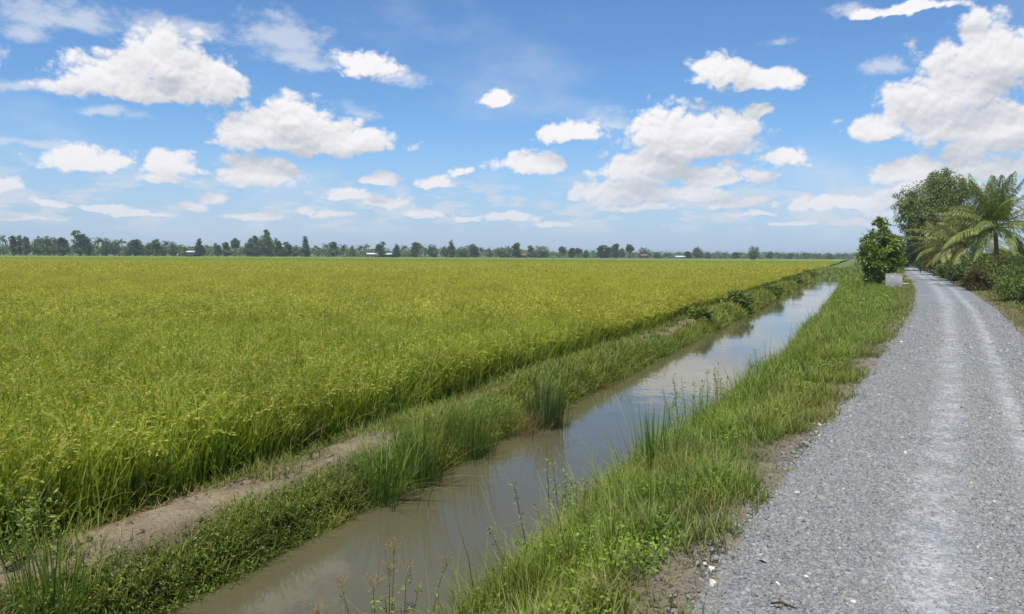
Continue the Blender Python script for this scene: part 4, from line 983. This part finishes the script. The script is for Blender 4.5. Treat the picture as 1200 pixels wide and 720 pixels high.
sedge(640, 484, -.7, 260, 1.3, .15, .014, (.06, .11, .035), (.14, .21, .07), 'blue-green cattail-like clump standing at the water edge of the bund', 64, .10, (.05, .4), arching=4)
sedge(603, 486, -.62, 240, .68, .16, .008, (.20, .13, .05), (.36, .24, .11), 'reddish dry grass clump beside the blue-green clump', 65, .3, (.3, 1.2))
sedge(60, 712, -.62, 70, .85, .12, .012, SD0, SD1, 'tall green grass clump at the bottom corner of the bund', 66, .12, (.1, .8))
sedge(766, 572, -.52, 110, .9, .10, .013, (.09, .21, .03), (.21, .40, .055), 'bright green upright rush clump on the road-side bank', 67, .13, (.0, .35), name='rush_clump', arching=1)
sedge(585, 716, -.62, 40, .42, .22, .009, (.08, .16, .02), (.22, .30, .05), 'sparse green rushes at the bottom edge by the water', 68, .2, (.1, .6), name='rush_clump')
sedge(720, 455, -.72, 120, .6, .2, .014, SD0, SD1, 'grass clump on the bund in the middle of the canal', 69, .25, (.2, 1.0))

def weed(px, py, z, stems, h, spread, L, label, seed, heads=False, c0=(.14, .23, .035), c1=(.32, .41, .07), lean=.22, dens=34):
    q = ground_at(px, py, z); gz = float(zat(q[0], q[1])[0]); r = np.random.default_rng(seed)
    gz = max(gz, ZW - .1)
    o = empty('leafy_weed', (q[0], q[1], gz), 0, label, 'weed', 'weeds standing on the banks')
    lf = MB()
    for k in range(stems):
        b = np.array([r.normal(0, spread), r.normal(0, spread), -.05]); yaw = math.atan2(b[1], b[0]); le = abs(r.normal(lean * .6, lean)); H = h * r.uniform(.6, 1.05)
        s_ = np.linspace(0, 1, 7)[:, None]
        P = b + np.concatenate([np.cos(yaw) * np.sin(le) * H * s_, np.sin(yaw) * np.sin(le) * H * s_, H * s_ * np.cos(le)], 1) + r.normal(0, .008, (7, 3)) * s_
        mb = MB(); tube(mb, P, .006 * (1 - .7 * s_[:, 0]), (.12, .11, .045) if not heads else (.15, .09, .045), 5); mb.build('stem', M['grass'], o)
        n = dens; f = r.uniform(.12, 1, n); pos = np.stack([np.interp(f, s_[:, 0], P[:, j]) for j in range(3)], 1)
        a = r.uniform(0, 2 * np.pi, n); out = np.stack([np.cos(a), np.sin(a), r.uniform(-.1, .8, n)], 1)
        pos = pos + unit(out) * (r.random(n) * .10 * h * (1.1 - f))[:, None]
        t = r.random((n, 1)); leaves(lf, pos, out + r.normal(0, .3, (n, 3)), np.array([0, 0, 1.0]) + r.normal(0, .4, (n, 3)), L * r.uniform(.5, 1.2, n), L * .34, np.array(c0) * (1 - t) + np.array(c1) * t)
        if heads and k < 6:
            mb = MB(); tip = P[-1]; m = 26
            d = unit(np.stack([r.normal(0, .55, m), r.normal(0, .55, m), np.abs(r.normal(.8, .3, m))], 1))
            blades(mb, tip + r.normal(0, .012, (m, 3)), .10 * r.uniform(.5, 1.1, m), .004, np.arccos(d[:, 2]), .3, (.25, .17, .07), (.42, .29, .14), 2, yaw=np.arctan2(d[:, 1], d[:, 0]), r=r)
            e = tip + d * .09 * r.uniform(.5, 1, (m, 1)); leaves(mb, e, d + r.normal(0, .4, (m, 3)), r.normal(0, 1, (m, 3)), .016, .008, (.40, .28, .14))
            mb.build('seed_head', M['grass'], o)
    lf.build('leaves', M['grass'], o)
    return o
weed(452, 735, -.80, 9, .74, .13, .05, 'thin weed with reddish seed heads rising at the bottom edge of the canal', 71, True, lean=.16)
weed(384, 735, -.86, 2, .42, .05, .045, 'single small seed-headed weed at the bottom edge, left of the larger one', 72, True, lean=.1)
weed(672, 606, -.58, 16, .80, .19, .05, 'bushy many-stemmed weed with small yellowish leaves over the water', 73, dens=60)
weed(628, 655, -.60, 12, .52, .18, .05, 'low leafy weed on the bank below the bushy one', 74, dens=50)
weed(815, 505, -.55, 11, .95, .18, .058, 'group of tall thin leafy stems standing against the bright water', 75, dens=46, lean=.12)
weed(856, 474, -.6, 10, .85, .18, .062, 'leafy stems beyond the tall ones, where the bank narrows the water', 76, dens=46, lean=.14)
weed(898, 438, -.55, 10, .8, .22, .08, 'farther leafy weed leaning over the canal', 77, dens=40)
weed(40, 668, -.58, 10, .62, .14, .06, 'light green fern-like weed at the left end of the bund', 78, dens=50, c1=(.24, .34, .06))
weed(700, 565, -.66, 6, .5, .12, .045, 'slender weed between the bushy weed and the rush clump', 79, dens=50)

for px, py, Y, w, h, lab, sd_ in ((905, 363, 38.5, 1.5, .85, 'dark leafy shrub on the bund, nearest of the row by the water', 81), (930, 350, 52.0, 1.6, .7, 'shrub on the bund behind the dark leafy one', 82),
                                  (955, 340, 72.0, 2.2, .8, 'rounded shrub farther along the bund', 83), (972, 334, 96.0, 3.0, 1.0, 'shrub where the bund reaches the end of the water', 84), (858, 384, 29.5, .8, .55, 'small shrub at the end of the bare bund path', 85)):
    o = make_bush(px, py, Y, w, h, (.10, .15, .03), (.28, .33, .07), .10 + Y * .0015, lab, sd_, 70, 'bund_shrub')
    o['group'] = 'shrubs along the bund'; x = canal_left(np.array([Y]))[0] - .45; o.location = (x, Y, float(zat(x, Y)[0]) - .05)

# ------------------------------------------------------------------ far treeline
def tree_Y(px): return 500 + .27 * px
FD, FL = (.065, .11, .034), (.21, .30, .075)
def far_proto(kind, seed):
    """a tree of unit height: trunk and crown meshes"""
    r = np.random.default_rng(seed); cm, tm = MB(), MB()
    if kind == 'palm':
        tube(tm, [(0, 0, -.03), (.02, 0, .3), (.0, .01, .6), (.01, 0, .78)], [.022, .016, .014, .012], BARK, 5)
        for i in range(16):
            a = i * 2.4; e = r.uniform(-.5, 1.3); L = r.uniform(.22, .32); K = 7
            s_ = np.linspace(0, 1, K); an = e - 1.2 * s_
            x = np.concatenate([[0], np.cumsum(np.cos(an[:-1]))]) * L / (K - 1); z = np.concatenate([[0], np.cumsum(np.sin(an[:-1]))]) * L / (K - 1)
            P = np.stack([.01 + x * math.cos(a), x * math.sin(a), .78 + z], 1)
            for q in range(3):
                d = np.stack([np.full(K, math.cos(a)), np.full(K, math.sin(a)), np.sin(an) - .5], 1) + r.normal(0, .5, (K, 3)); t = r.random((K, 1))
                leaves(cm, P, d, np.tile([0, 0, 1.], (K, 1)) + r.normal(0, .4, (K, 3)), .11, .035, np.array(FD) * (1 - t) + np.array(FL) * t)
        return cm, tm
    lob = {'broad': [((0, 0, .55), (.34, .34, .40)), ((.16, 0, .45), (.24, .24, .3)), ((-.16, .05, .5), (.24, .24, .32)), ((.02, 0, .80), (.18, .18, .2))],
           'tall': [((0, 0, .52), (.14, .14, .35)), ((.06, 0, .70), (.13, .13, .14)), ((-.05, .02, .86), (.10, .10, .14)), ((.02, 0, .35), (.18, .18, .2))],
           'conifer': [((0, 0, .3), (.15, .15, .22)), ((0, 0, .5), (.11, .11, .2)), ((0, 0, .7), (.075, .075, .16)), ((0, 0, .88), (.035, .035, .12))],
           'lollipop': [((0, 0, .78), (.17, .17, .22)), ((.08, 0, .66), (.12, .12, .13)), ((-.08, 0, .70), (.11, .11, .12))],
           'round': [((0, 0, .58), (.42, .42, .42)), ((.15, .1, .45), (.3, .3, .3)), ((-.2, 0, .4), (.28, .28, .32))],
           'airy': [((-.16, 0, .55), (.22, .2, .30)), ((.1, 0, .62), (.16, .16, .2)), ((.16, 0, .86), (.09, .1, .13)), ((0, 0, .3), (.28, .25, .22)), ((.05, 0, .8), (.07, .07, .1))]}[kind]
    cc = crown(cm, lob, 110, 16, .085, .055, FD, FL, r, .30, .1, .25)
    limbs(tm, (0, 0, .75), .022, cc[r.permutation(len(cc))[:8]], r, BARK, n=5)
    return cm, tm
FAR = {}
for k in ('palm', 'broad', 'tall', 'conifer', 'lollipop', 'round', 'airy'):
    FAR[k] = []
    for v in range(2):
        cm, tm = far_proto(k, hash_ := 400 + 17 * len(FAR) + v); FAR[k].append((cm.mesh('crown', M['leaf']), tm.mesh('trunk', M['bark'])))
def base_y(px): return 299.4 + .0058 * px
NAT = {'palm': .5, 'broad': .8, 'tall': .4, 'conifer': .3, 'lollipop': .36, 'round': .9, 'airy': .66}
TR = [ # pixel of the top, width in pixels, kind, label (None: one of the unremarkable trees)
 (4, 274.5, 9, 'palm', 'slim palm at the left end of the far treeline'), (16, 277, 9, 'tall', 'narrow dark tree second from the left end of the treeline'), (24, 276.5, 9, 'tall', 'left one of the twin narrow trees near the left end of the treeline'), (31, 278, 8, 'tall', 'right one of the twin narrow trees near the left end of the treeline'),
 (46, 278, 16, 'broad', 'left crown of the dark three-crowned clump in the treeline'), (55, 277.5, 18, 'broad', 'middle and broadest crown of the dark three-crowned clump in the treeline'), (63, 279, 15, 'broad', 'right crown of the dark three-crowned clump in the treeline'), (74, 279, 12, 'tall', 'pointed tree just right of the dark three-crowned clump'),
 (94, 271, 16, 'tall', 'tall dark tree with visible trunk standing above the left treeline'), (104, 279, 14, 'broad', 'round tree leaning against the tall dark tree'), (115, 277.5, 13, 'palm', 'spiky palm right of the tall dark tree'), (125, 280, 15, 'broad', 'round dark tree between two palms of the left treeline'),
 (140, 279, 13, 'palm', 'dark palm with splayed fronds in the left treeline'), (134, 282, 12, 'broad', None), (150, 288, 10, 'round', None), (158, 281, 14, 'tall', None), (165, 285, 12, 'broad', None), (174, 285, 12, 'broad', None), (182, 281, 15, 'tall', None), (190, 287, 10, 'broad', None), (195, 281.5, 10, 'palm', None), (203, 284, 13, 'broad', 'bushy tree just left of the white-roofed hut in the treeline'), (211, 286, 10, 'palm', None), (217, 289, 8, 'broad', None),
 (234, 280.5, 10, 'conifer', 'pointed dark tree just right of the white-roofed hut'), (244, 286, 8, 'palm', None), (255, 285.5, 8, 'tall', None), (265, 284.5, 9, 'tall', None), (276, 280.5, 8, 'lollipop', 'thin lone tree with bare trunk in front of the treeline'),
 (290, 285, 12, 'broad', None), (297, 276.5, 16, 'airy', 'pale airy tree at the left of the highest clump'), (306, 278, 14, 'broad', 'full tree in the middle of the highest clump'), (313, 269.5, 16, 'airy', 'highest tree of the whole far treeline, with a ragged split top'), (320, 282, 10, 'broad', None), (326, 280, 9, 'tall', 'slim tree right of the highest one'), (331, 289, 11, 'round', 'low round dark tree at the right foot of the highest clump'), (337, 284, 11, 'tall', None), (347, 288, 9, 'broad', None), (358, 278, 9, 'conifer', 'tall pointed tree standing alone above the treeline right of the highest clump'),
 (372, 287, 9, 'palm', None), (383, 285, 10, 'palm', None), (391, 284, 11, 'tall', None), (402, 286, 10, 'palm', None), (413, 288, 9, 'broad', None), (422, 287, 9, 'palm', None), (429, 285, 8, 'palm', 'palm rising left behind the brick-walled farmhouse'), (446, 284, 11, 'tall', 'dark tree standing between the two white roofs'), (465, 286, 8, 'conifer', 'small pointed tree right of the two white roofs'), (473, 287, 10, 'palm', None),
 (487, 284.5, 12, 'tall', None), (494, 286, 10, 'palm', None), (506, 287, 16, 'broad', None), (521, 289, 10, 'broad', None), (529, 281.5, 8, 'conifer', 'spire-like narrow tree in the middle of the treeline'), (541, 289, 15, 'round', 'light green round tree beside the spire-like tree'), (549, 287, 9, 'palm', None), (555, 286.5, 12, 'tall', None), (564, 289, 8, 'palm', None), (573, 291, 8, 'broad', None), (587, 290, 16, 'round', 'dark brownish round tree left of the red-roofed house'), (596, 288.5, 13, 'round', None), (605, 285, 10, 'tall', 'tall pale tree just left above the red-roofed house'),
 (622, 288, 9, 'tall', None), (634, 288.5, 18, 'round', 'large dark dome-shaped tree right of the red-roofed house'), (659, 289.5, 7, 'lollipop', None), (670, 291, 8, 'tall', None), (677, 291.5, 8, 'lollipop', None), (687, 293, 8, 'broad', None), (695, 293, 7, 'palm', None), (704, 288, 9, 'tall', 'left one of the dark pair of trees right of the middle of the treeline'), (712, 288, 11, 'tall', 'right one of the dark pair of trees right of the middle of the treeline'), (721, 286, 9, 'tall', 'slender taller tree just right of the dark pair'), (729, 291, 9, 'broad', None), (738, 287, 8, 'lollipop', 'tall thin tree with a small ball-shaped top'), (755, 290.5, 16, 'round', 'rounded tree above the reddish shed'),
 (770, 296, 10, 'broad', None), (785, 297, 10, 'palm', None), (806, 295, 8, 'tall', None), (817, 290, 12, 'broad', 'taller tree right of the white roof in the right treeline'), (830, 296, 10, 'broad', None), (845, 297, 10, 'palm', None), (862, 296, 9, 'tall', None), (902, 295, 10, 'broad', None), (912, 295.5, 9, 'palm', None), (925, 297, 10, 'broad', None), (943, 296, 12, 'broad', None), (958, 297, 9, 'palm', None), (972, 297.5, 10, 'broad', None), (988, 298, 10, 'palm', None)]
ORD = ['first', 'second', 'third', 'fourth', 'fifth', 'sixth', 'seventh', 'eighth', 'ninth', 'tenth', 'eleventh', 'twelfth']
LOOK = {'palm': 'feathery palm', 'broad': 'broad green tree', 'tall': 'upright green tree', 'conifer': 'pointed tree', 'lollipop': 'thin-stemmed tree', 'round': 'rounded tree', 'airy': 'airy tree'}
ANCHOR = [(140, 'dark splay-fronded palm'), (234, 'white-roofed hut'), (276, 'thin lone bare-trunked tree'), (313, 'highest tree of the treeline'), (358, 'tall lone pointed tree'), (465, 'two white roofs'), (529, 'spire-like tree'), (541, 'light green round tree'), (612, 'red-roofed house'), (634, 'dome-shaped tree'), (721, 'slender tree beside the dark pair'), (755, 'reddish shed'), (817, 'taller tree of the right treeline'), (883, 'lone egg-shaped field tree')]
def far_label(px, k, count):
    a = [n for x, n in ANCHOR if x <= px]; a = a[-1] if a else 'left end'
    count[a] = count.get(a, 0) + 1
    return '%s, %s small treeline tree right of the %s' % (LOOK[k], ORD[count[a] - 1], a)
def build_far_trees():
    r = np.random.default_rng(91); count = {}
    TR.sort(key=lambda t: t[0])
    for i, (px, ty, w, k, lab) in enumerate(TR):
        Y = tree_Y(px) + (r.uniform(-14, 6) if lab else r.uniform(0, 26)); x = at_depth(px, base_y(px), Y); z0 = -.55
        zt = at_depth(px, ty, Y)[2]; H = zt - z0
        sx = (w * Y / FPX) / (NAT[k] * 1.0); sx = max(sx, .55 * H)
        o = empty('palm_tree' if k == 'palm' else 'tree', (x[0], x[1], z0), r.uniform(0, 6.28), lab or far_label(px, k, count), 'palm' if k == 'palm' else 'tree', 'trees of the far treeline', (sx, sx, H))
        cm, tm = FAR[k][i % 2]
        for nm, me in (('crown', cm), ('trunk', tm)):
            c = bpy.data.objects.new(nm, me); COL.objects.link(c); c.parent = o
    # the tree that stands alone out in the field
    Y = 520.0; x = at_depth(883, 305, Y); H = at_depth(883, 289, Y)[2] + .55; o = empty('tree', (x[0], x[1], -.55), .4, 'lone dark egg-shaped tree standing in the field right of the middle', 'tree', None, (7.6, 7.6, H))
    for nm, me in zip(('crown', 'trunk'), FAR['round'][1]): c = bpy.data.objects.new(nm, me); COL.objects.link(c); c.parent = o
    # low bushes in front of the wood
    mb = MB()
    n = 6500; px = r.uniform(-260, 1500, n); dep = r.uniform(8, 75, n); Y = tree_Y(np.clip(px, -260, 1500)) + dep
    d = np.array([at_depth(a, base_y(a), b) for a, b in zip(px, Y)])
    hmax = 5.0 + 5.0 * fnoise(d[:, 0], d[:, 1], 26.0) * (.55 + .45 * dep / 75) + 2.2 * (vnoise(d[:, 0], d[:, 1] + 40, 9.0) - .5)
    hmax = hmax * np.where(px > 640, .85, 1)
    m = 12; cz = hmax * r.uniform(.25, 1, n) - .5
    pos = np.repeat(np.stack([d[:, 0], d[:, 1], cz], 1), m, 0) + r.normal(0, .75, (n * m, 3)) * np.array([1.5, 1.5, .8])
    tone = np.repeat(r.random((n, 1)), m, 0); col = np.array(FD) * (1 - tone) + np.array(FL) * 1.05 * tone
    leaves(mb, pos, r.normal(0, 1, (n * m, 3)), r.normal(0, .7, (n * m, 3)) + np.array([0, 0, .8]), 1.45, .95, col)
    o = mb.build('distant_woodland', M['leaf']); tag(o, 'continuous low grey-green wood behind the trees along the horizon', 'woodland', kind='stuff')
build_far_trees()

def house(px, wpx, hwall, hroof, wall, roof, label, depth=6.0, dy=-6, hip=False):
    Y = tree_Y(px) + dy; p = at_depth(px, base_y(px), Y); w = wpx * Y / FPX
    o = empty('house', (p[0], p[1], -.5), r_h.normal(0, .12), label, 'house', 'houses in the far treeline')
    mb = MB(); box(mb, (-w / 2 + .3, -depth / 2, -.1), (w / 2 - .3, depth / 2, hwall), wall); mb.build('wall', M['paint'], o)
    e = .5; zr = hwall + .01; k = w * .12 if hip else 0
    V = [(-w / 2, -depth / 2 - e, zr), (w / 2, -depth / 2 - e, zr), (w / 2, depth / 2 + e, zr), (-w / 2, depth / 2 + e, zr), (-w / 2 + k, 0, zr + hroof), (w / 2 - k, 0, zr + hroof)]
    mb = MB(); mb.add(V, q=[[0, 1, 5, 4], [2, 3, 4, 5], [0, 3, 2, 1]], t=[[0, 4, 3], [1, 2, 5]], c=roof); mb.build('roof', M['paint'], o)
    mb = MB(); box(mb, (-.45, -depth / 2 - .05, 0), (.45, -depth / 2 - .002, min(2.0, hwall - .2)), (.06, .045, .03)); mb.build('door', M['paint'], o)
    for s_ in (-1, 1):
        x = s_ * w * .3; mb = MB(); box(mb, (x - .5, -depth / 2 - .05, .9), (x + .5, -depth / 2 - .002, min(1.9, hwall - .3)), (.03, .035, .04)); mb.build('window', M['paint'], o)
r_h = np.random.default_rng(77)
house(224, 9, 3.6, 1.0, (.12, .09, .07), (.75, .74, .72), 'white-roofed hut in the left part of the treeline')
house(437, 14, 2.8, 1.2, (.34, .17, .10), (.74, .73, .71), 'white-roofed farmhouse with a brick-red wall, left one of the pair')
house(455, 14, 2.7, 1.2, (.07, .06, .05), (.74, .74, .74), 'white-roofed dark-walled barn, right one of the pair')
house(612, 11, 2.6, 1.5, (.22, .13, .09), (.34, .17, .11), 'red-roofed house in the middle of the treeline')
house(755, 9, 2.8, 1.5, (.28, .14, .10), (.30, .15, .11), 'reddish shed under a rounded tree in the right treeline')
house(797, 11, 2.0, 1.1, (.3, .3, .3), (.80, .80, .80), 'long low house with a bright white roof in the right treeline')

# ------------------------------------------------------------------ humid air
def build_haze():
    m = bpy.data.materials.new('haze'); m.use_nodes = True; t = m.node_tree; t.nodes.clear(); g = NG(t)
    out = g.new('ShaderNodeOutputMaterial'); v = g.new('ShaderNodeVolumePrincipled')
    v.inputs['Color'].default_value = rgb(.84, .90, .97); v.inputs['Density'].default_value = HAZE; v.inputs['Anisotropy'].default_value = 0.2
    g.put(out.inputs['Volume'], v.outputs[0])
    mb = MB(); box(mb, (-3400, -60, -2.6), (6200, 3300, 17.0), (1, 1, 1))
    o = mb.build('haze', m); tag(o, 'thin humid haze over the plain', 'haze', kind='stuff')
HAZE = 0.00026
build_haze()
